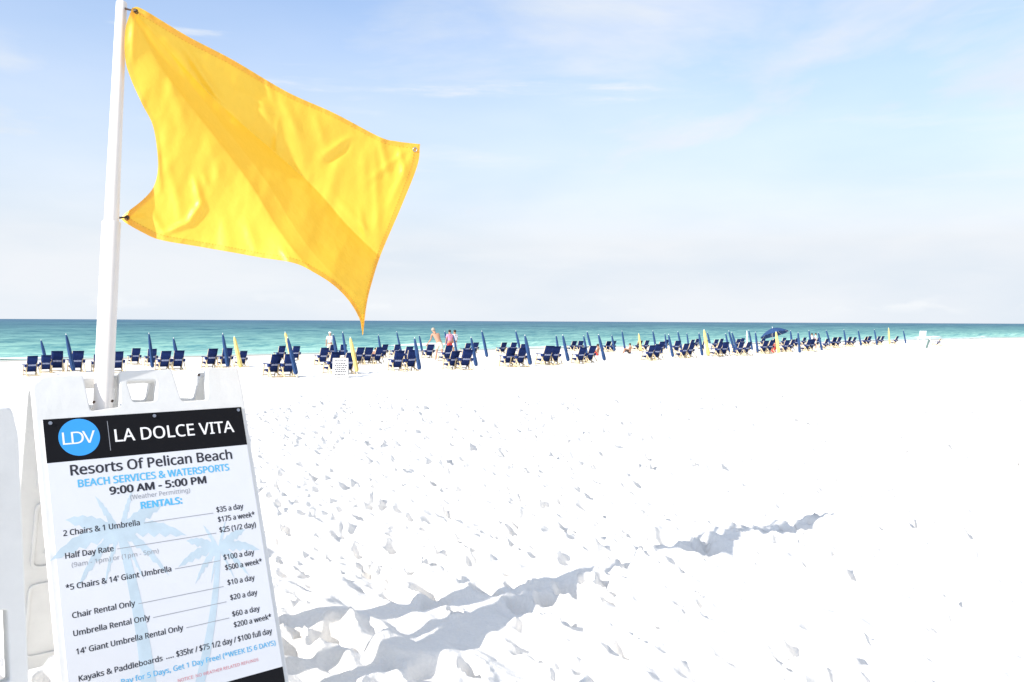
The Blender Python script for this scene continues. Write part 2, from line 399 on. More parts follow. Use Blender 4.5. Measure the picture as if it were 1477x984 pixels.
# light and shade of the wavelets, painted as streaks into the water colour
pat = mixc(t, ramp(t, mth(t, 'ADD', mth(t, 'MULTIPLY', nn.outputs[0], .6), mth(t, 'MULTIPLY', n5.outputs[0], .4)), [(.42, 0.0), (.57, 1.0)]), (.46, .64, .74), (1.45, 1.28, 1.18))
mu = N(t, 'ShaderNodeMix', data_type='RGBA', blend_type='MULTIPLY'); mu.inputs[0].default_value = 1
t.links.new(base, mu.inputs[6]); t.links.new(pat, mu.inputs[7])
mpw = N(t, 'ShaderNodeCombineXYZ'); t.links.new(sS, mpw.inputs[0]); t.links.new(mth(t, 'MULTIPLY', sT, .3), mpw.inputs[1])
nb = N(t, 'ShaderNodeTexNoise', i_Scale=1.1, i_Detail=6, i_Roughness=.6); t.links.new(mpw.outputs[0], nb.inputs['Vector'])
bp = N(t, 'ShaderNodeBump', i_Strength=.8, i_Distance=.25); t.links.new(nb.outputs[0], bp.inputs['Height'])
df = N(t, 'ShaderNodeBsdfDiffuse'); t.links.new(mu.outputs[2], df.inputs[0]); t.links.new(bp.outputs[0], df.inputs['Normal'])
gl = N(t, 'ShaderNodeBsdfGlossy', i_Roughness=.28); t.links.new(bp.outputs[0], gl.inputs['Normal'])
mx = N(t, 'ShaderNodeMixShader'); mx.inputs[0].default_value = .10
t.links.new(df.outputs[0], mx.inputs[1]); t.links.new(gl.outputs[0], mx.inputs[2])
t.links.new(mx.outputs[0], t.nodes['Material Output'].inputs[0])
tag(mesh_obj('sea', sea, mw), 'turquoise sea darkening to blue at the horizon', kind='structure')

# foam: broken white water on the crests and along the edge
mf = mat('sea_foam', (.82, .85, .85), .9, .1, noise=(.1, 2))
def foam(label, S0, T0, T1, wid, seed, hgt, thr):
    tt = np.linspace(T0, T1, int((T1 - T0) / .5)); aa = np.linspace(-1, 1, 9)
    TT, QQ = np.meshgrid(tt, aa, indexing='ij')
    c = S0 + 2.0 * vnoise(TT / 15, TT * 0, seed) * (1 if S0 > 60 else .6)
    ww = wid * np.clip(vnoise(TT / 9, TT * 0 + .3, seed + 1) * 3.2 + thr, 0.02, 1)
    SS = c + QQ * ww + .25 * vnoise(TT / .9, QQ * 3, seed + 2)
    ZZ = SEA + .03 + (hgt * (1 - QQ ** 2) + .05 * vnoise(TT * 1.3, QQ * 4, seed + 3)) * ww / wid
    # s = x*SWx + y*SWy ; t = x*SWy - y*SWx
    XX = SS * SW.x + TT * SW.y; YY = SS * SW.y - TT * SW.x
    o = mesh_obj('sea_foam', grid_mesh('sea_foam', np.stack([XX, YY, ZZ], -1)), mf)
    tag(o, label, kind='stuff')
foam('thin white wash of foam along the edge of the sand', 57.6, -60, 220, .8, 41, .04, .55)
foam('small breaking wave just off the shore', 64.5, -60, 60, .7, 25, .35, .1)
foam('white breakers near the shore at the right', 62.5, 118, 220, .7, 61, .38, .12)

# ------------------------------------------------------------------ the flagpole sign (A-frame)
AZ, LEAN = R(49.49), R(21.66)
def sign_axes(az, lean):
    h = Vector((math.sin(az), math.cos(az), 0)); nh = Vector((math.cos(az), -math.sin(az), 0))
    up = Vector((0, 0, 1)) * math.cos(lean) - nh * math.sin(lean)
    n = h.cross(up)
    if n.dot(nh) < 0: n = -n
    return h, up, n
Hd, Ud, Nd = sign_axes(AZ, LEAN)
OO = Vector((-1.3954, 2.5196, .9001))                 # top-left corner of the print
PW, PH = .61, .905
def uv(px, py):
    d = ray(px, py); tt = (OO - EYE).dot(Nd) / d.dot(Nd); P = EYE + d * tt - OO
    return P.dot(Hd), P.dot(Ud)                        # v is negative downwards
FRAME = Matrix.Translation(OO) @ Matrix((Hd, Ud, Nd)).transposed().to_4x4()
def panel_mesh(name, header=True, holes=()):
    TOPV, BOT = .150, -.985
    o = [(-.018, BOT), (.10, BOT), (.12, BOT + .04), (.49, BOT + .04), (.51, BOT), (PW + .016, BOT), (PW + .016, .06)]
    o += [(PW + .012, TOPV - .006), (.515, TOPV), (.500, .035), (.414, .035), (.396, TOPV - .002), (.232, TOPV - .004)]
    o += [(.222, .028), (.135, .020), (.125, TOPV - .012), (.015, TOPV - .012), (-.018, .11)]
    hl = [rounded([(.262, .040), (.332, .040), (.345, .112), (.250, .112)], .012)] + [rounded(h, .02) for h in holes]
    return curve_plate(name, rounded(o, .010), hl, .017, .004)
a_frame = empty('a_frame_sign', (OO + Hd * .3 + Vector((0, 0, -.94))))
tag(a_frame, 'white plastic A-frame rental sign with black header holding the yellow flag pole', 'sign')
INV = Matrix.Translation(-a_frame.location)
def place(o, mt): o.matrix_parent_inverse = Matrix(); o.matrix_local = INV @ mt; return o
me = panel_mesh('front_panel'); auto_smooth(me, 30)
fp = mesh_obj('front_panel', me, M['plastic'], a_frame); place(fp, FRAME @ Matrix.Translation((0, 0, -.0195)))
# rear panel leans the other way from the same hinge line
Hr, Ur, Nr = sign_axes(AZ, -LEAN)
HT = .12
hinge = OO + Ud * HT - Nd * .02
nh = Vector((math.cos(AZ), -math.sin(AZ), 0))
OR_ = hinge - nh * .055 - Ur * HT
REAR = Matrix.Translation(OR_) @ Matrix((Hd, Ur, Nr)).transposed().to_4x4()
me = curve_plate('rear_panel', rounded([(-.018, -.985), (.10, -.985), (.12, -.945), (.49, -.945), (.51, -.985), (PW + .016, -.985), (PW + .016, .06),
      (PW + .012, .128), (.505, .128), (.500, .035), (.432, .035), (.415, .142), (.115, .136), (.02, .13), (-.018, .10)], .01),
      [rounded([(.255, .040), (.335, .040), (.345, .108), (.245, .108)], .012), rounded([(.14, .028), (.235, .028), (.235, .098), (.14, .098)], .012)], .016, .004)
auto_smooth(me, 30)
rp = mesh_obj('rear_panel', me, M['plastic'], a_frame); place(rp, REAR)
# moulded ribs and recess frame on the inside of the rear panel, a screw boss or two
def ring_rib(parent, x0, y0, x1, y1, z_, wd=.010):
    me = curve_plate('moulded_rib', rounded([(x0, y0), (x1, y0), (x1, y1), (x0, y1)], .03), [rounded([(x0 + wd, y0 + wd), (x1 - wd, y0 + wd), (x1 - wd, y1 - wd), (x0 + wd, y1 - wd)], .024)], .004, .0015)
    auto_smooth(me, 30); o = mesh_obj('moulded_rib', me, M['plastic'], parent); o.location = (0, 0, z_); return o
for a_ in ((.03, -.93, .58, -.62), (.03, -.56, .58, -.30), (.03, -.26, .58, -.02)): ring_rib(rp, *a_, .019)
for p in ((.08, -.50), (.20, -.80), (.08, -.16)): MB().tube([(p[0], p[1], .015), (p[0], p[1], .024)], .012, 14).build('screw_boss', M['plastic'], rp)
# print
pr = MB().box((PW / 2, -PH / 2 - .003, 0), (PW, PH + .006, .004), bev=.0008).build('print_panel', M['print'], a_frame)
place(pr, FRAME @ Matrix.Translation((0, 0, .0005)))
ZT = .00212
def flat(name, pts, m, zz=ZT, parent=pr, holes=[]):
    me = curve_plate(name, pts, list(holes), .00002, 0); o = mesh_obj(name, me, m, parent); o.location = (0, 0, zz); return o
flat('black_header', [(0, 0), (PW, 0), (PW, -.1334), (0, -.1334)], M['black'])
vb = uv(409, 961)[1]
flat('black_footer', [(0, vb), (PW, vb), (PW, -PH - .004), (0, -PH - .004)], M['black'])
def circ(c, r, n=48): return [(c[0] + r * math.cos(2 * math.pi * k / n), c[1] + r * math.sin(2 * math.pi * k / n)) for k in range(n)]
cc = uv(114, 631); e1 = uv(84, 634); e2 = uv(143.7, 628)
crad = (e2[0] - e1[0]) / 2
flat('blue_logo_disc', circ(((e1[0] + e2[0]) / 2, cc[1]), crad), M['blue'], ZT + .0001)
d0 = uv(154.8, 612)[0]
flat('divider_line', [(d0 - .0008, -.018), (d0 + .0008, -.018), (d0 + .0008, -.112), (d0 - .0008, -.112)], M['grey'], ZT + .0001)
def letters(txt, a, b_, cap, m, bold=0, zz=ZT + .00036, spacing=1.0):
    """a, b_: photograph pixels of both ends of the baseline; the sign's plane turns them into places on the print"""
    u0, v0 = uv(*a); u1, v1 = uv(*b_)
    um, vm = uv((a[0] + b_[0]) / 2, (a[1] + b_[1]) / 2 - cap); _, vm0 = uv((a[0] + b_[0]) / 2, (a[1] + b_[1]) / 2)
    me = text_mesh(txt, u1 - u0, abs(vm - vm0), bold, spacing)
    o = mesh_obj('lettering', me, m, pr); o.location = (u0, (v0 + v1) / 2, zz)
    o.rotation_euler = (0, 0, math.atan2(v1 - v0, u1 - u0) * .0); return o
letters('LDV', (90.6, 642.5), (138, 638), 17.5, M['white'], .0, ZT + .00042, .82)
letters('LA DOLCE VITA', (166, 637), (338, 624), 17, M['white'], .02)
K2 = M['black2']
letters('Resorts Of Pelican Beach', (101.6, 686.4), (335, 662), 14, K2, .04)
letters('BEACH SERVICES & WATERSPORTS', (112.4, 703.5), (330.7, 678.4), 10, M['blue2'], .05)
letters('9:00 AM - 5:00 PM', (158, 714.5), (297.7, 696.4), 10.5, K2, .07)
letters('(Weather Permitting)', (188, 721.4), (273.8, 710), 6.5, M['grey'], 0)
letters('RENTALS:', (203, 735), (263, 725.7), 9.5, M['blue2'], .08)
def row(txt, a, b_, cap=8, m=None, bold=.035): letters(txt, a, b_, cap, m or K2, bold)
row('2 Chairs & 1 Umbrella', (91, 774.2), (201.5, 757.4))
row('$35 a day', (312, 739.3), (351, 734), 7.5); row('$175 a week*', (314.4, 753.9), (367.4, 745), 7.5); row('$25 (1/2 day)', (316.4, 768.4), (369, 760.5), 7.5)
row('Half Day Rate', (94, 806.8), (164, 794.6)); row('(9am - 1pm) or (1pm - 5pm)', (103.3, 818.8), (228.5, 797.5), 6.5, M['grey'], 0)
row('*5 Chairs & 14\' Giant Umbrella', (94.6, 852.8), (246.9, 823.7))
row('$100 a day', (322.3, 807.7), (366.8, 800.4), 7.5); row('$500 a week*', (324.6, 822.3), (377.9, 813.5), 7.5)
row('Chair Rental Only', (104, 892.7), (195, 873.2)); row('$10 a day', (328, 844.1), (367.4, 836.8), 7.5)
row('Umbrella Rental Only', (105.7, 918.9), (216.3, 893.6)); row('$20 a day', (331.9, 865.9), (371.2, 858), 7.5)
row('14\' Giant Umbrella Rental Only', (109.7, 944.5), (264.3, 909)); row('$60 a day', (334.8, 889.8), (374.7, 881), 7.5); row('$200 a week*', (337, 904.3), (391.6, 893.6), 7.5)
row('Kayaks & Paddleboards', (113.5, 983.8), (234.4, 952.7)); row('....', (239.3, 951), (250.4, 948), 8); row('$35hr / $75 1/2 day / $100 full day', (254.1, 947.5), (392.4, 914), 8)
row('Pay for 5 Days, Get 1 Day Free! (*WEEK IS 6 DAYS)', (174.7, 986.8), (397.4, 931.4), 7.5, M['blue2'], .03)
row('NOTICE: NO WEATHER RELATED REFUNDS', (256.2, 983), (372.6, 954.7), 4.5, M['red'], .0)
for (a, b_) in (((207, 755.3), (307, 740)), ((168.9, 793), (311.5, 768.4)), ((251.8, 820.8), (317.3, 809.2)), ((199.4, 872.6), (321.7, 845)), ((220.4, 892.1), (326, 867.4)), ((268.4, 906.1), (329.8, 891.3))):
    (u0, v0), (u1, v1) = uv(*a), uv(*b_); v = (v0 + v1) / 2
    flat('leader_line', [(u0, v - .0009), (u1, v - .0009), (u1, v + .0009), (u0, v + .0009)], M['grey'], ZT + .00022)
# pale palm trees printed behind the price list
def blade(cx, cy, a, L, wd, droop):
    pts = []; n = 12; mid = []
    for k in range(n + 1):
        q = k / n; x = cx + math.cos(a) * L * q; y = cy + math.sin(a) * L * q - droop * q * q; mid.append((x, y))
    up = []; dn = []
    for k, (x, y) in enumerate(mid):
        q = k / n; ww = wd * math.sin(math.pi * min(1, q * .9 + .1)) ** .8 * (1 if k % 2 == 0 else .62)
        up.append((x, y + ww * .45)); dn.append((x, y - ww))
    return up + dn[::-1]
def palm(cx, cy, sc, tx, by, zz):
    for i, (a, L, wd, dr) in enumerate(((2.9, .19, .035, .10), (2.5, .17, .035, .05), (2.0, .13, .03, .01), (.25, .19, .035, .09), (.7, .17, .035, .05), (1.2, .13, .03, .01), (3.5, .13, .03, .09), (-.4, .13, .03, .10), (-1.1, .11, .025, .05), (-2.1, .11, .025, .05))):
        flat('printed_palm_frond', blade(cx, cy, a, L * sc, wd * sc, dr * sc), M['pale'], zz + i * .000012)
    n = 10; L_ = []; R__ = []
    for k in range(n + 1):
        q = k / n; x = cx + (tx - cx) * q + .012 * math.sin(q * 3); y = cy + (by - cy) * q; ww = (.009 + .012 * q) * sc; L_.append((x - ww, y)); R__.append((x + ww, y))
    flat('printed_palm_trunk', L_ + R__[::-1], M['pale'], zz + .00013)
pu = uv(172, 766); palm(pu[0], pu[1], 1.05, uv(212, 980)[0], -PH + .035, ZT - .00004)
pu = uv(315, 790); palm(pu[0], pu[1], .72, uv(282, 960)[0], vb + .01, ZT + .00001)
for p in ((72, 611), (222, 600.5), (343, 592)):
    u, v = uv(*p); o = MB().tube([(0, 0, 0), (0, 0, .003)], .0055, 12).build('screw', M['steel'], pr); o.location = (u, v, ZT)
for p in ((135.5, 580), (162, 578.5), (287, 541)):
    u, v = uv(*p); o = MB().tube([(0, 0, 0), (0, 0, .006)], .004, 10).build('bolt', M['rust'], fp); o.location = (u, v, .016)

# second A-frame at the left edge of the picture, seen from its unprinted side
h2, u2, n2_ = sign_axes(R(41), R(5))
d = ray(9, 588); O2 = EYE + d * (1.72 / d.y)
a2 = empty('a_frame_sign', (O2.x, O2.y, 0)); a2.location = (O2.x - .2, O2.y - .25, ground(O2.x, O2.y))
tag(a2, 'plain white plastic A-frame cut off by the left edge, no print on it', 'sign')
LIFT = O2 - h2 * PW - u2 * .14
F2 = Matrix.Translation(LIFT) @ Matrix((h2, u2, n2_)).transposed().to_4x4()
me = curve_plate('front_panel', rounded([(-.018, -.985), (PW + .016, -.985), (PW + .016, .08), (PW + .005, .14), (0, .14), (-.018, .08)], .01),
     [rounded([(.33, -.40), (.54, -.40), (.54, -.22), (.36, -.18), (.33, -.22)], .02), rounded([(.575, -.40), (.592, -.40), (.592, -.26), (.575, -.26)], .006)], .016, .004)
auto_smooth(me, 30)
f2 = mesh_obj('front_panel', me, M['plastic'], a2); f2.matrix_local = Matrix.Translation(-a2.location) @ F2
ring_rib(f2, .02, -.93, .59, -.50, .018); ring_rib(f2, .02, -.15, .575, .10, .018)
h3, u3, n3_ = sign_axes(R(41), R(-24))
hg = LIFT + u2 * .12 - Vector((math.cos(R(41)), -math.sin(R(41)), 0)) * .05 - u3 * .12
me = curve_plate('rear_panel', rounded([(-.018, -.985), (PW + .016, -.985), (PW + .016, .08), (PW + .005, .13), (0, .13), (-.018, .08)], .01),
     [rounded([(.33, -.40), (.54, -.40), (.54, -.22), (.33, -.22)], .02)], .016, .004)
auto_smooth(me, 30)
r2 = mesh_obj('rear_panel', me, M['plastic'], a2); r2.matrix_local = Matrix.Translation(-a2.location) @ Matrix.Translation(hg) @ Matrix((h3, u3, n3_)).transposed().to_4x4()

# ------------------------------------------------------------------ flagpole
def at_depth(px, py, Y): d = ray(px, py); return EYE + d * (Y / d.y)
d = ray(149, 576); tt = (OO - EYE).dot(Nd) / d.dot(Nd); PB = EYE + d * tt - Vector((math.cos(AZ), -math.sin(AZ), 0)) * .048
YB = PB.y
YT = YB + .20
def pole_pt(py):                                       # the pole is straight: lean in both directions
    q = (576 - py) / 573; px = 175.5 + (149 - 175.5) * (py - 3) / 573
    return at_depth(px, py, YB + (YT - YB) * q)
ptop, pbot = pole_pt(3), pole_pt(576)
pdir = (pbot - ptop).normalized()
foot = pbot + pdir * ((pbot.z - ground(pbot.x, pbot.y) + .25) / abs(pdir.z))
pole = empty('flagpole', (foot.x, foot.y, foot.z + .25))
tag(pole, 'leaning white round flagpole rising out of the A-frame rental sign', 'flagpole')
def P_(v): return Vector(v) - pole.location
mb = MB(); j = pole_pt(330); mb.tube([P_(j), P_(ptop + pdir * .004), P_(ptop)], [.0225, .0172, .0145], 40); up_ = mb.build('upper_pole', M['pole'], pole); auto_smooth(up_.data, 40)
j0 = pole_pt(320)
mb = MB(); mb.tube([P_(foot), P_(j0 + pdir * .003), P_(j0)], [.0292, .0285, .0265], 40); o = mb.build('pole_sleeve', M['pole'], pole); auto_smooth(o.data, 40)

# ------------------------------------------------------------------ flag
def poly_param(pts, n):
    pts = np.array(pts, float)
    # Catmull-Rom through the points, then even spacing
    P = np.vstack([2 * pts[0] - pts[1], pts, 2 * pts[-1] - pts[-2]]); out = []
    for i in range(1, len(P) - 2):
        for q in np.linspace(0, 1, 24, endpoint=False):
            a, b_, c, d_ = P[i - 1], P[i], P[i + 1], P[i + 2]
            out.append(.5 * ((2 * b_) + (-a + c) * q + (2 * a - 5 * b_ + 4 * c - d_) * q * q + (-a + 3 * b_ - 3 * c + d_) * q ** 3))
    out.append(pts[-1]); out = np.array(out)
    L = np.r_[0, np.cumsum(np.linalg.norm(np.diff(out, axis=0), axis=1))]; s_ = np.linspace(0, L[-1], n)
    return np.stack([np.interp(s_, L, out[:, 0]), np.interp(s_, L, out[:, 1])], -1)
NU, NV = 260, 200
hoist = poly_param([(191, 11), (181, 42), (180.6, 84.5), (188.8, 114), (205, 150), (219.7, 179), (226, 211), (227.8, 244), (221.3, 270), (205, 289), (182, 307), (174, 315)], NV)
fly = poly_param([(606, 208), (602, 239), (579, 297.6), (549.8, 366), (536, 409), (528.6, 440.6), (523.5, 484)], NV)
top = poly_param([(191, 11), (206, 13.5), (270, 52), (335, 86), (413, 132), (481.5, 163), (546.5, 197), (572.5, 204), (606, 208)], NU)
bot = poly_param([(174, 315), (182, 322), (205, 335), (231, 346), (286, 355.5), (335, 364), (374, 371), (423, 379), (452, 392), (481.5, 411), (504, 434), (519, 460), (523.5, 484)], NU)
u = np.linspace(0, 1, NU)[:, None, None]; v = np.linspace(0, 1, NV)[None, :, None]
Cp = (1 - v) * top[:, None] + v * bot[:, None] + (1 - u) * hoist[None] + u * fly[None] \
   - ((1 - u) * (1 - v) * top[0] + u * (1 - v) * top[-1] + (1 - u) * v * bot[0] + u * v * bot[-1])
fx, fy = Cp[..., 0], Cp[..., 1]
fdir = np.array([math.sin(R(60)), math.cos(R(60))])        # horizontal run of the flag
fn = np.array([fdir[1], -fdir[0]])                     # towards the camera side
hp = pole_pt(11)
# vertical plane through the pole top
O_f = np.array([pole_pt(160).x, pole_pt(160).y]) + fdir * .02
rays = np.array([[tuple(ray(a, b_)) for b_ in (0, 1000)] for a in (0, 1000)])
rd = rays[0, 0] + (rays[1, 0] - rays[0, 0]) * (fx[..., None] / 1000) + (rays[0, 1] - rays[0, 0]) * (fy[..., None] / 1000)
tpl = (O_f @ fn) / (rd[..., :2] @ fn)
# folds: profile across the long diagonal from the upper hoist corner to the lower tip (photo pixels as cloth coordinates)
def seg_d(ax, ay, bx, by):
    L = math.hypot(bx - ax, by - ay); dx, dy = (bx - ax) / L, (by - ay) / L
    al = (fx - ax) * dx + (fy - ay) * dy; ac = (fx - ax) * -dy + (fy - ay) * dx
    return al / L, ac
def sstep(x): x = np.clip(x, 0, 1); return x * x * (3 - 2 * x)
upx = np.array([150, 200, 285, 335, 400, 465, 491, 540, 600]); upy = np.array([-60, 25, 119, 167, 222, 280, 317, 363, 420])
lox = np.array([150, 197, 237, 280, 322, 367, 394, 430, 470, 510, 540]); loy = np.array([-40, 33, 107, 160, 213, 272, 321, 372, 410, 445, 480])
yu = np.interp(fx, upx, upy); yl = np.interp(fx, lox, loy)
# distance to the fold measured along the horizontal: q=0 on the upper edge of the band, 1 on the lower edge
def smooth_line(ys, xs):
    g = np.arange(-80, 560, 2.0); v_ = np.interp(g, ys, xs); k_ = np.exp(-(np.arange(-30, 31) / 13.0) ** 2); k_ /= k_.sum()
    v_ = np.convolve(np.pad(v_, 30, mode='reflect', reflect_type='odd'), k_, mode='valid'); return np.interp(fy, g, v_)
xu = smooth_line(upy, upx); xl = smooth_line(loy, lox)
bw = np.maximum(xu - xl, 6)
q = (fx - xl) / bw                                      # <0 left lit part, 0..1 band, >1 right part
PXM = 2.9 / F                                          # metres per pixel
kb = .80
Dl = np.where(q < 0, 0, 0.)
left = np.clip(xl - fx, 0, 400) * PXM; right = np.clip(fx - xu, 0, 400) * PXM; inb = np.clip(fx - xl, 0, bw) * PXM
def soft(x, r): return np.sqrt(x * x + r * r) - r
Wd = -.28 * soft(left, .03) - kb * (inb - .5 * soft(np.minimum(inb, .06), .03)) + .10 * right + .03 * (1 - np.exp(-right / .08))
uu_ = np.linspace(0, 1, NU)[:, None]; vv_ = np.linspace(0, 1, NV)[None, :]
Wd += .34 * vv_ ** 1.2 * uu_ - .07 * np.sin(math.pi * uu_) * (1 - vv_)      # lower corner blown forward, upper edge bellying back       # positive = towards the camera
def groove(ax, ay, bx, by, wid, amp, skew=0.0):
    al, ac = seg_d(ax, ay, bx, by)
    e = np.exp(-((np.clip(al, 0, 1) - al) * math.hypot(bx - ax, by - ay) / wid) ** 2) * np.sin(np.clip(al, 0, 1) * math.pi * .8 + .3)
    return amp * np.exp(-(ac / wid) ** 2) * (1 + skew * np.tanh(ac / wid)) * e
for g_ in ((281, 258, 291, 300, 6, .010), (291, 292, 272, 322, 6, .012), (274, 320, 238, 336, 5, .009), (292, 250, 300, 268, 5, .004),
           (508, 196, 466, 226, 6, .009), (500, 208, 470, 240, 7, -.006), (548, 200, 562, 258, 6, .008), (575, 212, 584, 252, 5, .007), (596, 216, 560, 300, 6, .006), (590, 214, 530, 262, 5, .004),
           (205, 30, 275, 112, 6, .012), (262, 62, 330, 165, 6, .012), (330, 168, 338, 176, 5, .004), (362, 112, 402, 208, 9, .008), (382, 108, 396, 150, 6, .006), (400, 130, 432, 196, 7, .006),
           (540, 210, 546, 350, 7, .007), (520, 190, 534, 330, 9, .005), (401, 170, 398, 226, 5, .006), (225, 200, 231, 275, 5, .008), (196, 15, 230, 36, 4, .006), (194, 18, 190, 90, 5, .006),
           (180, 315, 212, 316, 6, .009), (183, 312, 216, 286, 5, .006), (214, 298, 240, 345, 6, .006), (243, 238, 262, 318, 8, .006), (318, 300, 330, 360, 10, .006), (356, 320, 372, 368, 8, .006),
           (420, 150, 440, 270, 14, .007), (480, 280, 540, 345, 6, .005), (340, 130, 420, 170, 6, .004), (452, 160, 470, 212, 7, .005), (518, 300, 528, 345, 5, .005), (245, 110, 268, 190, 10, .006), (405, 355, 418, 378, 5, .005), (300, 200, 318, 262, 9, .005)):
    Wd += groove(*g_)
Wd += .010 * vnoise((fx + fy * .6) / 42, (fy - fx * .6) / 120, 71) + .0042 * vnoise((fx + fy * .3) / 13, (fy - fx * .5) / 42, 72)
# pucker along the hems
edge_t = np.exp(-(np.arange(NV)[None, :] * 1.6) / 9); edge_b = np.exp(-(np.arange(NV)[::-1][None, :] * 1.6) / 9)
Wd += (edge_t + edge_b) * .0022 * vnoise(np.arange(NU)[:, None] / 3.1 + np.zeros((NU, NV)), np.zeros((NU, NV)), 73)
pin = np.exp(-(np.arange(NU)[:, None] / 6.0) ** 2) * (np.exp(-(np.arange(NV)[None, :] / 8.0) ** 2) + np.exp(-(np.arange(NV)[::-1][None, :] / 8.0) ** 2))
Wd = Wd - (Wd[0, 0] * np.linspace(1, 0, NV) + Wd[0, -1] * np.linspace(0, 1, NV))[None, :] * np.exp(-(np.arange(NU)[:, None] / 90.0) ** 2)
tt = tpl + Wd / (rd[..., :2] @ fn)
FP = np.array(EYE) + rd * tt[..., None]
fo = np.array(pole_pt(11))
flag = empty('flag', tuple(fo)); tag(flag, 'bright yellow beach warning flag flying to the right of the white pole', 'flag')
mfl = bpy.data.materials.new('yellow_nylon'); mfl.use_nodes = True; t = mfl.node_tree; t.nodes.remove(t.nodes['Principled BSDF'])
tc = N(t, 'ShaderNodeTexCoord'); nn = N(t, 'ShaderNodeTexNoise', i_Scale=14, i_Detail=5); t.links.new(tc.outputs['Object'], nn.inputs['Vector'])
bp = N(t, 'ShaderNodeBump', i_Strength=.25, i_Distance=.02); t.links.new(nn.outputs[0], bp.inputs['Height'])
df = N(t, 'ShaderNodeBsdfDiffuse'); df.inputs[0].default_value = (.95, .82, .11, 1)
tr = N(t, 'ShaderNodeBsdfTranslucent'); tr.inputs[0].default_value = (.97, .42, .008, 1)
gl = N(t, 'ShaderNodeBsdfGlossy', i_Roughness=.42); gl.inputs[0].default_value = (1, .95, .6, 1)
for n_ in (df, gl): t.links.new(bp.outputs[0], n_.inputs['Normal'])
m1 = N(t, 'ShaderNodeMixShader'); m1.inputs[0].default_value = .58; t.links.new(df.outputs[0], m1.inputs[1]); t.links.new(tr.outputs[0], m1.inputs[2])
m2 = N(t, 'ShaderNodeMixShader'); m2.inputs[0].default_value = .05; t.links.new(m1.outputs[0], m2.inputs[1]); t.links.new(gl.outputs[0], m2.inputs[2])
t.links.new(m2.outputs[0], t.nodes['Material Output'].inputs[0])
cloth = mesh_obj('flag_cloth', grid_mesh('flag_cloth', FP - fo), mfl, flag)
mhem = mfl.copy(); mhem.name = 'yellow_nylon_hem'
for n_ in mhem.node_tree.nodes:
    if n_.type == 'MIX_SHADER' and n_.inputs[0].default_value > .2: n_.inputs[0].default_value = .58
# hems: a second layer of cloth just in front of and behind each edge
nrm = np.cross(np.gradient(FP, axis=0), np.gradient(FP, axis=1)); nrm /= np.linalg.norm(nrm, axis=-1, keepdims=True) + 1e-9
if (nrm[..., :2] @ fn).mean() < 0: nrm = -nrm
FH = FP - nrm * .0015
for sl in ((slice(None), slice(0, 6)), (slice(None), slice(NV - 6, NV)), (slice(NU - 6, NU), slice(5, NV - 5)), (slice(0, 6), slice(5, NV - 5))):
    mesh_obj('hem', grid_mesh('hem', FH[sl] - fo), mhem, flag)
mst = mat('orange_thread', (.55, .28, .02), .8, .1)
mb = MB()
for jj in (5, NV - 6):
    for i in range(2, NU - 4, 3):
        a = Vector(FP[i, jj] + nrm[i, jj] * .0008 - fo); b_ = Vector(FP[i + 1, jj] + nrm[i + 1, jj] * .0008 - fo)
        mb.bar(a, b_, .0011, .0008, side=(0, 0, 1))
for i in range(8, NV - 8, 3):
    a = Vector(FP[NU - 6, i] + nrm[NU - 6, i] * .0008 - fo); b_ = Vector(FP[NU - 6, i + 1] + nrm[NU - 6, i + 1] * .0008 - fo)
    mb.bar(a, b_, .0011, .0008, side=(0, 0, 1))
tag(mb.build('hem_stitching', mst, flag), kind='stuff')
def grommet(i, jj, m):
    c = Vector(FP[i, jj] - fo); nn_ = Vector(nrm[min(max(i, 3), NU - 4), min(max(jj, 3), NV - 4)])
    mb = MB(); x = nn_.orthogonal().normalized(); y = nn_.cross(x); ring = [c + nn_ * .001 + (x * math.cos(a) + y * math.sin(a)) * .0075 for a in [2 * math.pi * k / 16 for k in range(17)]]
    mb.tube(ring, .0022, 6, cap=False); mb.build('grommet', m, flag, True); return c
g1 = grommet(4, 4, M['brass']); g2 = grommet(4, NV - 5, M['brass']); g3 = grommet(NU - 5, 6, M['steel'])
for g, py in ((g1, 11), (g2, 314)):
    pc = pole_pt(py) - Vector(fo)
    dd = (g - pc).normalized()
    mb = MB(); mb.tube([pc + dd * .012, pc + dd * ((g - pc).length * .6), g + Vector((0, 0, .004))], [.004, .003, .0025], 8)
    mb.ell(g + Vector((0, 0, .001)) + Vector((fn[0], fn[1], 0)) * .005, (.008, .004, .006), sub=1); mb.build('snap_clip', M['rust'], flag)

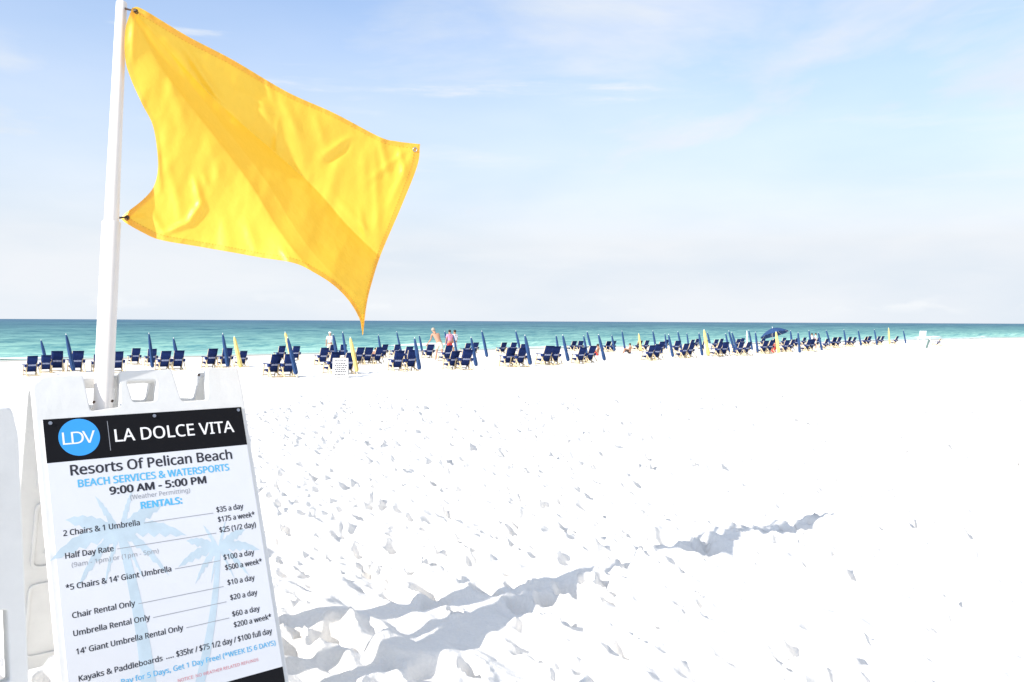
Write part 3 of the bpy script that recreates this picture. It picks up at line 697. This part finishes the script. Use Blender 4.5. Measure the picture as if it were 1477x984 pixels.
# ------------------------------------------------------------------ beach chairs
FACE = R(38)                                            # chairs face the sea: 38 degrees left of straight ahead
def make_chair():
    r = empty('beach_chair')
    # local: faces +Y, feet at z 0
    y0, z0, y1, z1 = -.06, .16, -.36, .74
    dv = Vector((0, y1 - y0, z1 - z0)).normalized()
    bk = MB(); rows = 9; cols = 5
    P = np.zeros((rows, cols, 3))
    for i in range(rows):
        for k in range(cols):
            q_ = i / (rows - 1); c_ = k / (cols - 1) - .5
            sag = .025 * math.sin(math.pi * q_) * (1 - (2 * c_) ** 2 * .3)
            P[i, k] = (c_ * (.37 - .015 * q_), y0 + (y1 - y0) * q_ - sag, z0 + (z1 - z0) * q_)
    me = grid_mesh('backrest', P); bmx = bmesh.new(); bmx.from_mesh(me); bmesh.ops.solidify(bmx, geom=bmx.faces[:], thickness=.012); bmx.to_mesh(me); bmx.free()
    back = mesh_obj('backrest', me, M['navy'], r)
    # pale printed line across the back
    mb = MB(); rot = Matrix((Vector((1, 0, 0)), dv.cross(Vector((1, 0, 0))), dv)).transposed()
    xx = -.13
    for i, wd in enumerate((.026, .02, .026, .01, .026, .026, .018, .026, .022, .026)):
        q_ = .42; mb.box((xx + wd / 2, y0 + (y1 - y0) * q_ - .041, z0 + (z1 - z0) * q_), (wd * .8, .004, .060 + .010 * (i % 2)), rot); xx += wd + .004
    mb.build('printed_line', M['mark'], back)
    # seat
    mb = MB(); mb.bar((0, -.08, .17), (0, .26, .235), .37, .02); mb.build('seat', M['navy'], r)
    for sx in (-1, 1):
        x = sx * .168
        mb = MB(); mb.bar((x, -.06, .02), (x, y1 + .035, z1 + .005), .024, .03, bev=.004); mb.build('back_post', M['wood'], r)
        mb = MB(); mb.bar((x, -.30, .03), (x, .30, .25), .028, .045, bev=.004); mb.build('side_rail', M['wood'], r)
        mb = MB(); mb.bar((sx * .215, .22, .0), (sx * .215, .10, .42), .028, .04, bev=.004); mb.build('front_leg', M['wood'], r)
        mb = MB(); mb.bar((sx * .215, -.42, .0), (sx * .215, -.12, .40), .026, .035, bev=.004); mb.build('rear_leg', M['wood'], r)
        mb = MB(); mb.bar((sx * .215, -.27, .435), (sx * .215, .14, .438), .075, .13 if 0 else .024, bev=.006)
        mb.build('armrest', M['navy'], r)
        mb = MB(); mb.box((sx * .212, -.20, .39), (.075, .12, .10), bev=.02); mb.build('arm_pouch', M['navy'], r)
    mb = MB(); mb.bar((-.18, y1 - .01, z1 + .005), (.18, y1 - .01, z1 + .005), .025, .025, side=(0, 1, 0), bev=.004)
    mb.build('top_rail', M['navy'], r)
    MB().bar((-.22, -.40, .02), (.22, -.40, .02), .03, .04, side=(0, 1, 0)).build('crossbar', M['wood'], r); MB().bar((-.20, .19, .06), (.20, .19, .06), .03, .03, side=(0, 1, 0)).build('crossbar', M['wood'], r)
    return r
# photograph pixels: centre, top edge, feet (0: hidden), row (n nearer / f farther)
CH = [(44.5, 512.8, 542, 'n'), (66, 519, 538, 'f'), (82, 505, 537, 'n'), (109, 505, 537, 'n'), (141, 511, 536, 'n'), (167.6, 510, 0, 'f'), (193, 503, 0, 'n'), (217.5, 503.5, 0, 'n'),
 (234.4, 507.7, 0, 'f'), (254, 507, 0, 'n'), (302, 501.6, 531, 'n'), (323.8, 501.6, 531, 'n'), (347, 505.7, 529, 'n'), (392, 509.7, 543, 'n'), (413, 509.7, 543, 'n'), (403, 499.6, 0, 'f'),
 (424.7, 499.6, 0, 'f'), (463, 503, 0, 'f'), (477, 497.5, 0, 'f'), (493.5, 497.5, 0, 'f'), (478, 507, 539, 'n'), (499, 507, 539, 'n'), (514, 501.6, 0, 'f'), (527.3, 502, 0, 'f'), (541, 501.6, 0, 'f'),
 (551.3, 497, 0, 'f'), (568.6, 497, 0, 'f'), (570.7, 505, 536, 'n'), (590, 504, 535, 'n'), (585, 501, 0, 'f'), (616.7, 497, 0, 'f'), (642, 500, 0, 'f'), (650, 505, 533, 'n'), (667.7, 503, 533, 'n'),
 (670.4, 495, 0, 'f'), (682.6, 494, 0, 'f'), (722.5, 494, 0, 'f'), (737, 494, 0, 'f'), (731.3, 501, 529, 'n'), (747, 501, 529, 'n'), (751, 498, 0, 'f'), (784, 497.5, 526.7, 'n'), (796.6, 499, 526, 'n'),
 (824.3, 492, 0, 'f'), (834.5, 492, 0, 'f'), (833.8, 499.6, 524.5, 'n'), (846.7, 498, 524, 'n'), (873, 492, 0, 'f'), (880.5, 492, 0, 'f'), (918.4, 491.5, 0, 'f'), (928.6, 491.5, 0, 'f'), (934, 497.5, 520, 'n'),
 (943.5, 495.8, 519.5, 'n'), (950.4, 493, 0, 'f'), (957.9, 490, 0, 'f'), (973.4, 492, 0, 'f'), (982.2, 494.5, 517, 'n'), (991, 494, 516.5, 'n'), (994, 490, 0, 'f'), (1002.5, 489, 0, 'f'), (1014, 491, 0, 'f'),
 (1029, 489.5, 0, 'f'), (1031, 493, 515, 'n'), (1037, 489, 0, 'f'), (1041, 493, 514.5, 'n'), (1061, 489, 0, 'f'), (1068, 488, 0, 'f'), (1063.5, 493, 513, 'n'), (1073, 492.5, 512.5, 'n'), (1098, 487.5, 0, 'f'),
 (1098.5, 491, 510.5, 'n'), (1106, 490, 510, 'n'), (1114, 489, 0, 'f'), (1128, 487.4, 0, 'f'), (1129, 490, 508.5, 'n'), (1136, 489, 508, 'n'), (1146, 488, 0, 'f'), (1157, 487, 0, 'f'), (1160.5, 489, 507.5, 'n'),
 (1167, 489, 507, 'n'), (1171, 486, 0, 'f'), (1177, 487, 0, 'f'), (1187, 488.5, 505, 'n'), (1198.4, 486, 502, 'n'), (1205, 486, 502, 'n'), (1221, 486, 500.5, 'n'), (1227, 486, 500.5, 'n'), (1244, 485, 499, 'n'),
 (1249.5, 484.8, 499, 'n'), (1262.5, 485, 498.5, 'n'), (1268, 484.7, 498, 'n'), (1288.5, 484.7, 497.5, 'n')]
ORD = ['first', 'second', 'third', 'fourth', 'fifth', 'sixth', 'seventh', 'eighth', 'ninth', 'tenth', 'eleventh', 'twelfth', 'thirteenth', 'fourteenth', 'fifteenth', 'sixteenth', 'seventeenth', 'eighteenth']
SEG = [(0, 150, 'left of the flagpole'), (150, 336, 'between flagpole and leftmost yellow umbrella'), (336, 440, 'beside the two leftmost yellow umbrellas'), (440, 520, 'around the small white board'),
       (520, 625, 'between white board and bending man'), (625, 705, 'just right of bending man'), (705, 815, 'midway, well right of bending man'), (815, 912, 'left of the stubby yellow umbrella'),
       (912, 1012, 'right of the stubby yellow umbrella'), (1012, 1088, 'between tall yellow and white umbrellas'), (1088, 1140, 'by the open blue umbrella'),
       (1140, 1182, 'just past the open blue umbrella'), (1182, 1276, 'before the rightmost yellow umbrella'), (1276, 1400, 'beside the rightmost yellow umbrella')]
def seg_of(x): return next(i for i, s_ in enumerate(SEG) if s_[0] <= x < s_[1])
proto = make_chair(); index_kids()
lab = {}
for i, c in enumerate(CH): lab.setdefault((seg_of(c[0]), c[3]), []).append((c[0], i))
name_of = {}
for (sg, rw), lst in lab.items():
    for k, (x, i) in enumerate(sorted(lst)):
        rwn = 'nearer' if rw == 'n' else 'farther'
        which = 'only one' if len(lst) == 1 else ORD[k] + ' from left'
        name_of[i] = f'navy beach chair, {which}, {rwn} row, {SEG[sg][2]}'
for i, (px, top_, base_, rw) in enumerate(CH):
    o = proto if i == 0 else copy_tree(proto)
    P = chair_point(px, top_, base_); o.location = (P.x, P.y, P.z - .01)
    hh = (base_ - top_) * P.y / F / .76 if base_ else 1
    hh = min(max(hh, .86), 1.12); o.scale = (hh * (1.0 if px < 600 else 1.12 if base_ else 1.2), hh, hh)
    o.rotation_euler = (R(float(rng.uniform(-2.5, 2.5))), R(float(rng.uniform(-1.5, 1.5))), FACE + R(float(rng.uniform(-9, 9))))
    tag(o, name_of[i], 'beach chair', 'navy beach chairs set out in rows facing the sea')

# ------------------------------------------------------------------ closed umbrellas
def make_umbrella(m, name='beach_umbrella'):
    r = empty(name)                                     # 1 unit tall, standing on z 0
    mb = MB(); mb.tube([(0, 0, -.05), (0, 0, .985)], .011, 8); mb.build('pole', M['pole'], r)
    prof = [(.085, .036), (.10, .050), (.14, .060), (.25, .060), (.34, .056), (.38, .048), (.41, .053), (.52, .056), (.65, .052), (.78, .045), (.90, .034), (.955, .022), (.975, .006)]
    mb = MB(); mb.lobed(prof, 8, .16); mb.build('folded_canopy', m, r, True)
    mb = MB(); mb.tube([(0, 0, .39), (0, 0, .415)], .056, 14); mb.build('tie_strap', m, r)
    mb = MB(); mb.ell((0, 0, .99), (.012, .012, .016), sub=1); mb.build('finial', M['white'], r, True)
    return r
UP = {'b': make_umbrella(M['navy2']), 'y': make_umbrella(M['yellow']), 'w': make_umbrella(M['whitef'])}
index_kids()
# top px, base px, colour
UM = [((59, 490), (68, 529), 'b'), ((95, 481.5), (106, 531), 'b'), ((214.6, 480), (220, 529), 'b'), ((250, 487), (257, 527), 'b'), ((321, 480.6), (328.5, 526), 'b'), ((337.7, 484.7), (347, 527), 'y'),
 ((411, 478.6), (424, 530), 'y'), ((414.5, 486), (427, 537), 'b'), ((480.5, 482), (488, 525), 'b'), ((494, 478.6), (502, 528), 'b'), ((505, 486), (514.5, 535), 'y'), ((545.6, 482.7), (550, 514), 'b'),
 ((572, 478), (580, 514), 'b'), ((597.8, 486.7), (605, 532), 'b'), ((604.5, 483.3), (610, 512), 'b'), ((641.3, 477.5), (649, 512), 'b'), ((653.5, 482), (660, 515), 'b'), ((679.2, 486), (687, 527), 'b'),
 ((694.8, 477), (702.5, 514), 'b'), ((743.8, 477), (752, 513), 'b'), ((757, 483), (765, 525), 'b'), ((802, 483.3), (806, 512), 'b'), ((811.5, 482.7), (819.5, 520), 'b'), ((841.6, 484), (847, 513), 'b'),
 ((846.7, 478), (854, 511), 'b'), ((863, 482), (872, 519), 'b'), ((882.3, 483.3), (887, 508), 'b'), ((897, 477), (902, 507), 'b'), ((921, 480.6), (925, 508), 'y'), ((941.4, 477), (947, 507), 'b'),
 ((959, 481.3), (962, 505), 'b'), ((964.2, 482), (970.5, 514), 'b'), ((977.5, 478), (984, 507), 'b'), ((990.6, 480.6), (994, 505), 'b'), ((1008, 480), (1013, 512), 'b'), ((1015.4, 475), (1021.5, 512), 'y'),
 ((1020, 479), (1027, 507), 'b'), ((1046.5, 480.6), (1052, 508), 'b'), ((1051, 477), (1060, 509), 'b'), ((1055.4, 479), (1063, 506), 'b'), ((1077.2, 476.5), (1078, 503), 'w'), ((1080, 476), (1085, 504), 'b'),
 ((1089.4, 478.6), (1093, 508), 'b'), ((1119.2, 478), (1123, 508), 'y'), ((1140, 476.5), (1143, 502), 'b'), ((1151, 479), (1153.5, 508), 'b'), ((1166.6, 476.5), (1171, 502), 'b'), ((1180, 479), (1185.5, 504.5), 'b'),
 ((1191.7, 476), (1198, 499), 'b'), ((1217, 475), (1220.5, 498), 'b'), ((1237.7, 476), (1242, 498), 'b'), ((1261, 475), (1265, 497.5), 'b'), ((1281.6, 472.5), (1283, 496), 'y'), ((1302.8, 476), (1306.5, 495), 'b')]
HID = {0, 6, 8, 9, 11, 12, 15, 16, 19, 21, 23, 24, 26, 28, 29, 30, 32, 33, 36, 40}; FR = {1: 3, 4: 2, 5: 2, 7: 2}   # umbrellas whose foot is hidden; ones standing in front
CN = {'b': 'blue', 'y': 'pale yellow', 'w': 'white'}
ucount = {}
useg = {}
for i, uu in enumerate(UM): useg.setdefault((seg_of(uu[1][0]), uu[2]), []).append(i)
used = set()
ynames = {338: 'leftmost of the yellow ones, between two chairs', 411: 'second yellow from the left, leaning with a blue one', 505: 'just right of the small notice board', 921: 'stubby, behind two navy chairs near the centre',
          1015: 'tall, between the chairs right of centre', 1119: 'standing in front of the open blue umbrella', 1282: 'rightmost yellow, near the end of the row'}
for i, (tp, bs, cl_) in enumerate(UM):
    pr_ = UP[cl_]; o = pr_ if cl_ not in used else copy_tree(pr_); used.add(cl_)
    if i not in HID: bs = (bs[0] + .11 * (bs[0] - tp[0]), bs[1] + .11 * (bs[1] - tp[1]) + FR.get(i, 0))
    P = on_ground(*bs); T2 = at_depth(tp[0], tp[1], P.y - .0)
    ax = T2 - P; L = ax.length; ax.normalize()
    o.location = P; o.rotation_mode = 'QUATERNION'
    o.rotation_quaternion = Vector((0, 0, 1)).rotation_difference(ax) @ Matrix.Rotation(float(rng.uniform(0, 6)), 3, 'Z').to_quaternion()
    fat = 1.05 if cl_ != 'y' else 1.2
    fat *= float(rng.uniform(.88, 1.15)); o.scale = (fat, fat, L)
    if cl_ == 'y':
        k_ = min(ynames, key=lambda a: abs(a - tp[0])); lb = 'closed pale yellow beach umbrella, ' + ynames[k_]
    elif cl_ == 'w': lb = 'closed white beach umbrella beside a blue one, left of the open umbrella'
    else:
        lst = useg[(seg_of(bs[0]), 'b')]; k_ = lst.index(i)
        which = 'the only blue one' if len(lst) == 1 else ORD[k_] + ' blue from left'
        lb = f'closed leaning umbrella, {which}, {SEG[seg_of(bs[0])][2]}'
    tag(o, lb, 'umbrella', 'closed beach umbrellas between the chairs')

# open umbrella
P = on_ground(1114, 507)
r = empty('beach_umbrella', P); tag(r, 'open tilted blue umbrella shading chairs beside a yellow one', 'umbrella')
mpx = P.y / F
tilt = Matrix.Rotation(R(-13), 3, 'Y') @ Matrix.Rotation(R(-14), 3, 'X')
H0 = 33.5 * mpx
mb = MB(); mb.tube([(0, 0, -.1), (0, 0, H0 - .05)], .02, 10); mb.build('pole', M['pole'], r)
RAD = 20.5 * mpx; rows, cols = 10, 8 * 8
Pn = np.zeros((rows, cols, 3))
for i in range(rows):
    q_ = i / (rows - 1)
    for k in range(cols):
        a = 2 * math.pi * k / cols; lob = abs(math.cos(4 * a))
        rr_ = RAD * q_ * (.93 + .07 * lob) + .004
        Pn[i, k] = tuple(tilt @ Vector((rr_ * math.cos(a), rr_ * math.sin(a), -RAD * .46 * q_ ** 1.7 - .03 * (1 - lob) * q_)))
me = grid_mesh('canopy', Pn, closed=True); cn = mesh_obj('canopy', me, M['navy2'], r); cn.location = (0, 0, H0)
for k in range(8):
    a = 2 * math.pi * k / 8
    pts = [tuple(tilt @ Vector((RAD * q_ * math.cos(a), RAD * q_ * math.sin(a), -RAD * .46 * q_ ** 1.7 - .02))) for q_ in (.02, .3, .6, .99)]
    o = MB().tube(pts, .008, 5).build('rib', M['pole'], r); o.location = (0, 0, H0)
mb = MB(); mb.tube([tilt @ Vector((0, 0, -.02)), tilt @ Vector((0, 0, .12))], [.02, .008], 8); o = mb.build('finial', M['white'], r); o.location = (0, 0, H0)

# ------------------------------------------------------------------ notice boards among the chairs
def board(px, base, wpx, hpx, label, rz):
    P = on_ground(px, base); s_ = P.y / F; wd, ht = wpx * s_, hpx * s_
    r = empty('notice_board', P, rz); tag(r, label, 'sign')
    mb = MB(); mb.bar((0, 0, .03), (0, .16, ht), wd, .03, bev=.006); f_ = mb.build('front_panel', M['plastic'], r)
    mb = MB(); mb.bar((0, .46, 0), (0, .18, ht * .97), wd, .025, bev=.006); mb.build('rear_panel', M['plastic'], r)
    k = 0
    for q_ in (.86, .72, .60, .50, .40, .28, .12):
        x = -wd * (.36 - .05 * (k % 2)); 
        mb = MB()
        while x < wd * .34:
            ww = wd * float(rng.uniform(.05, .14)); a = Vector((x + ww / 2, .16 * q_ - .0175, .03 + (ht - .03) * q_))
            mb.bar(a - Vector((0, .004, .013)), a + Vector((0, .004, .013)), ww, .006); x += ww + wd * .035
        mb.build('printed_line', M['black2'], f_); k += 1
board(490.5, 545, 22, 28, 'small white notice board with faint lines of print in front of chairs', R(6))
board(1021, 514, 10, 18, 'small white board in front of the tall yellow umbrella right of centre', R(-8))

# ------------------------------------------------------------------ people
def skin_mesh(name, verts, edges, rad, root=0, sub=1):
    me = bpy.data.meshes.new(name); me.from_pydata(verts, edges, []); o = bpy.data.objects.new(name, me); COL.objects.link(o)
    md = o.modifiers.new('skin', 'SKIN'); md.use_smooth_shade = True
    for i, r_ in enumerate(rad):
        sv = me.skin_vertices[0].data[i]; sv.radius = (r_, r_) if not hasattr(r_, '__len__') else r_; sv.use_root = (i == root)
    sd = o.modifiers.new('sub', 'SUBSURF'); sd.levels = sub; sd.render_levels = sub
    dg = bpy.context.evaluated_depsgraph_get(); dg.update()
    m_ = bpy.data.meshes.new_from_object(o.evaluated_get(dg)); bpy.data.objects.remove(o); m_.name = name; return m_
POSES = {
 'stand': dict(pelvis=(0, 0, .93), chest=(0, .0, 1.28), neck=(0, .0, 1.46), head=(0, .02, 1.61), sh=.17, el=((-.25, .0, 1.16), (.25, .02, 1.16)), ha=((-.25, .09, .90), (.25, .12, .92)),
     kn=((-.11, .03, .50), (.12, .0, .50)), an=((-.12, -.02, .08), (.15, -.04, .08))),
 'bend': dict(pelvis=(.06, 0, .86), chest=(-.07, .12, 1.20), neck=(-.15, .22, 1.38), head=(-.22, .27, 1.50), sh=.17, el=((-.34, .26, 1.06), (.10, .30, 1.02)), ha=((-.50, .34, .82), (-.02, .45, .80)),
     kn=((-.06, .08, .47), (.18, -.04, .47)), an=((-.12, -.02, .08), (.26, -.22, .08))),
 'sit': dict(pelvis=(0, 0, .16), chest=(0, -.10, .48), neck=(0, -.08, .64), head=(0, -.03, .78), sh=.17, el=((-.27, .0, .40), (.27, .0, .40)), ha=((-.22, .26, .42), (.22, .26, .42)),
     kn=((-.12, .40, .46), (.12, .40, .46)), an=((-.12, .55, .08), (.12, .58, .08))),
}
def person(px, base, hpx, pose, rz, label, skin, hair, top=None, bottom=None, hat=None):
    P = on_ground(px, base) if not isinstance(px, Vector) else px
    q = {k: v for k, v in POSES[pose].items()}
    full = 1.72 if pose != 'sit' else .90
    if pose == 'bend': full = 1.62
    sc = hpx * P.y / F / full if hpx else 1
    r = empty('person', P, rz); r.scale = (sc,) * 3; tag(r, label, 'person')
    pe, ch, ne, he = (Vector(q[k]) for k in ('pelvis', 'chest', 'neck', 'head'))
    axis = (ne - pe).normalized(); sd = Vector((1, 0, 0))
    V = [pe, pe.lerp(ch, .45), ch, ne, he - (he - ne) * .15, he + (he - ne) * .45]; Ed = [(0, 1), (1, 2), (2, 3), (3, 4), (4, 5)]
    Rd = [(.15, .115), (.13, .10), (.165, .115), .055, (.085, .095), (.07, .08)]
    for k, sx in enumerate((-1, 1)):
        sh = ch.lerp(ne, .72) + sd * sx * q['sh']; el = Vector(q['el'][k]); ha = Vector(q['ha'][k]); b0 = len(V)
        fd = (ha - el).normalized()
        V += [sh, el, ha, ha + fd * .06]; Ed += [(2, b0), (b0, b0 + 1), (b0 + 1, b0 + 2), (b0 + 2, b0 + 3)]; Rd += [.062, .042, .028, (.018, .036)]
        # five fingers, unequal and a little curled
        sid = fd.cross(Vector((0, 1, .3))).normalized(); cur = fd.cross(sid)
        for f_ in range(4):
            b1 = len(V); o_ = (f_ - 1.5) * .020; L_ = (.065, .078, .072, .055)[f_]
            V += [ha + fd * .095 + sid * o_, ha + fd * (.095 + L_ * .55) + sid * o_ * 1.15 + cur * .008, ha + fd * (.095 + L_ * .9) + sid * o_ * 1.2 + cur * .026]
            Ed += [(b0 + 3, b1), (b1, b1 + 1), (b1 + 1, b1 + 2)]; Rd += [.0095, .0085, .007]
        b1 = len(V); V += [ha + fd * .045 + sid * .034, ha + fd * .085 + sid * .052 + cur * .01]; Ed += [(b0 + 2, b1), (b1, b1 + 1)]; Rd += [.011, .009]
        hip = pe + sd * sx * .095 - Vector((0, 0, .04)); kn = Vector(q['kn'][k]); an_ = Vector(q['an'][k]); b2 = len(V)
        V += [hip, kn, an_, an_ + Vector((0, .07, -.045)), an_ + Vector((0, .17, -.055))]; Ed += [(0, b2), (b2, b2 + 1), (b2 + 1, b2 + 2), (b2 + 2, b2 + 3), (b2 + 3, b2 + 4)]
        Rd += [.095, .058, .040, (.042, .034), (.040, .02)]
    body = mesh_obj('body', skin_mesh('body', [tuple(v_) for v_ in V], Ed, Rd), skin, r)
    up = (he - ne).normalized(); hd = he + up * .02
    mb = MB(); mb.ell(hd + Vector((0, .095, -.005)), (.014, .02, .022), sub=1); mb.build('nose', skin, body, True)
    mb = MB()
    for sx in (-1, 1): mb.ell(hd + Vector((sx * .033, .083, .025)), (.012, .008, .008), sub=1)
    mb.ell(hd + Vector((0, .083, -.05)), (.025, .008, .006), sub=1); mb.build('face', M['hair'], body, True)
    mb = MB()
    for sx in (-1, 1): mb.ell(hd + Vector((sx * .084, 0, .0)), (.012, .02, .03), sub=1)
    mb.build('ear', skin, body, True)
    mb = MB(); mb.ell(hd + Vector((0, -.022, .035)), (.098, .105, .10)); mb.build('hair', hair, r, True)
    if hat:
        mb = MB(); mb.ell(hd + Vector((0, -.01, .07)), (.11, .115, .075)); mb.box(hd + Vector((0, .13, .055)), (.14, .10, .012), bev=.004); mb.build('cap', hat, r, True)
    if top:
        V = [pe + axis * .02, pe.lerp(ch, .5), ch, ne - axis * .03]; Ed = [(0, 1), (1, 2), (2, 3)]; Rd = [(.168, .135), (.155, .125), (.185, .135), .09]
        for k, sx in enumerate((-1, 1)):
            sh = ch.lerp(ne, .72) + sd * sx * q['sh']; el = Vector(q['el'][k]); b0 = len(V); V += [sh, sh.lerp(el, .75)]; Ed += [(2, b0), (b0, b0 + 1)]; Rd += [.082, .068]
        mesh_obj('shirt', skin_mesh('shirt', [tuple(v_) for v_ in V], Ed, Rd), top, r)
    if bottom:
        V = [pe + axis * .06, pe - Vector((0, 0, .01))]; Ed = [(0, 1)]; Rd = [(.160, .128), (.170, .135)]
        for k, sx in enumerate((-1, 1)):
            hip = pe + sd * sx * .10 - Vector((0, 0, .05)); kn = Vector(q['kn'][k]); b0 = len(V); V += [hip, hip.lerp(kn, .85)]; Ed += [(1, b0), (b0, b0 + 1)]; Rd += [.112, .098]
        mesh_obj('shorts', skin_mesh('shorts', [tuple(v_) for v_ in V], Ed, Rd), bottom, r)
    return r
person(632, 519.5, 46, 'bend', R(12), 'shirtless man in cream shorts bending over a chair, left of centre', M['skin'], M['greyhair'], None, M['cream'])
person(648.5, 513.5, 37, 'stand', R(30), 'dark haired person in a pink top standing behind chairs near the bending man', M['skin'], M['hair'], M['pink'], M['redc'])
person(656, 513, 36.5, 'stand', R(50), 'dark haired person in a white shirt standing right of the one in pink', M['skin2'], M['hair'], M['wcloth'], M['wcloth'])
person(476, 515, 35.5, 'stand', R(20), 'person in white shirt and white cap standing behind chairs near notice board', M['skin'], M['greyhair'], M['wcloth'], M['cream'], M['wcloth'])
person(861.5, 513.5, 17, 'sit', R(70), 'dark haired person sitting low on the sand left of two far chairs', M['skin2'], M['hair'], None, M['redc'])
person(908, 510.5, 15, 'sit', R(60), 'dark haired sunbather sitting on the sand left of the stubby yellow umbrella', M['skin'], M['hair'], None, M['hair'])
person(1116, 509, 17, 'sit', R(30), 'sunbather sitting just left of the yellow umbrella under the open one', M['skin'], M['hair'], M['redc'], M['redc'])
person(1171, 503, 22, 'stand', R(30), 'left of two people in white shirts standing among the far chairs', M['skin2'], M['hair'], M['wcloth'], M['wcloth'])
person(1176.5, 503, 22, 'stand', R(60), 'right of two people in white shirts standing among the far chairs', M['skin'], M['hair'], M['wcloth'], M['cream'])
person(541, 517, 15, 'sit', R(40), 'sunbather sitting among chairs between the notice board and the bending man', M['skin'], M['hair'], None, M['redc'])

# ------------------------------------------------------------------ white chair with a bag, and a low blue chair, at the far end
P = on_ground(1330, 502.3); s_ = P.y / F
r = empty('white_chair', P, R(24)); tag(r, 'tall white square-backed chair standing alone at the far end of the rows', 'chair')
hb = 25 * s_; wb = 13 * s_
mb = MB(); mb.bar((.12, .10, hb * .50), (.12, .02, hb), wb, .04, bev=.01); mb.build('backrest', M['seat'], r)
mb = MB(); mb.box((-.05, -.18, hb * .42), (wb * 1.1, .5, .05), bev=.01); mb.build('seat', M['seat'], r)
for sx, sy in ((-1, -1), (1, -1), (-1, 1), (1, 1)):
    mb = MB(); mb.bar((-.05 + sx * (wb * .5 + .05), -.18 + sy * .30, 0), (-.05 + sx * wb * .48, -.18 + sy * .2, hb * .62), .05, .05); mb.build('leg', M['seat'], r)
for sx in (-1, 1):
    mb = MB(); mb.box((-.05 + sx * wb * .5, -.18, hb * .62), (.07, .52, .04), bev=.008); mb.build('armrest', M['seat'], r)
mb = MB(); mb.bar((-.25, -.56, .02), (.12, -.48, hb * .5), .14, .07, bev=.02); o = mb.build('beach_bag', M['green'], None, True)
o.matrix_world = Matrix.Translation(P) @ Matrix.Rotation(R(24), 4, 'Z'); tag(o, 'slanting grey-green bag leaning on the tall white chair', 'bag')
P = on_ground(1322, 501.5)
r = empty('cooler', P, R(20)); tag(r, 'white cooler box standing left of the tall white chair', 'cooler')
mb = MB(); mb.box((0, 0, .22), (.34, .28, .44), bev=.03); mb.build('body', M['seat'], r)
mb = MB(); mb.box((0, 0, .475), (.36, .30, .06), bev=.015); mb.build('lid', M['seat'], r)
mb = MB(); mb.tube([(-.19, 0, .40), (-.21, 0, .56), (.21, 0, .56), (.19, 0, .40)], .012, 6); mb.build('handle', M['steel'], r)
index_kids()
P = on_ground(1350, 499)
o = copy_tree(proto); o.location = P; o.rotation_euler = (0, 0, R(75)); o.scale = (1.3, 1.1, .8)
tag(o, 'low dark blue chair standing alone right of the tall white chair', 'beach chair', 'navy beach chairs set out in rows facing the sea')
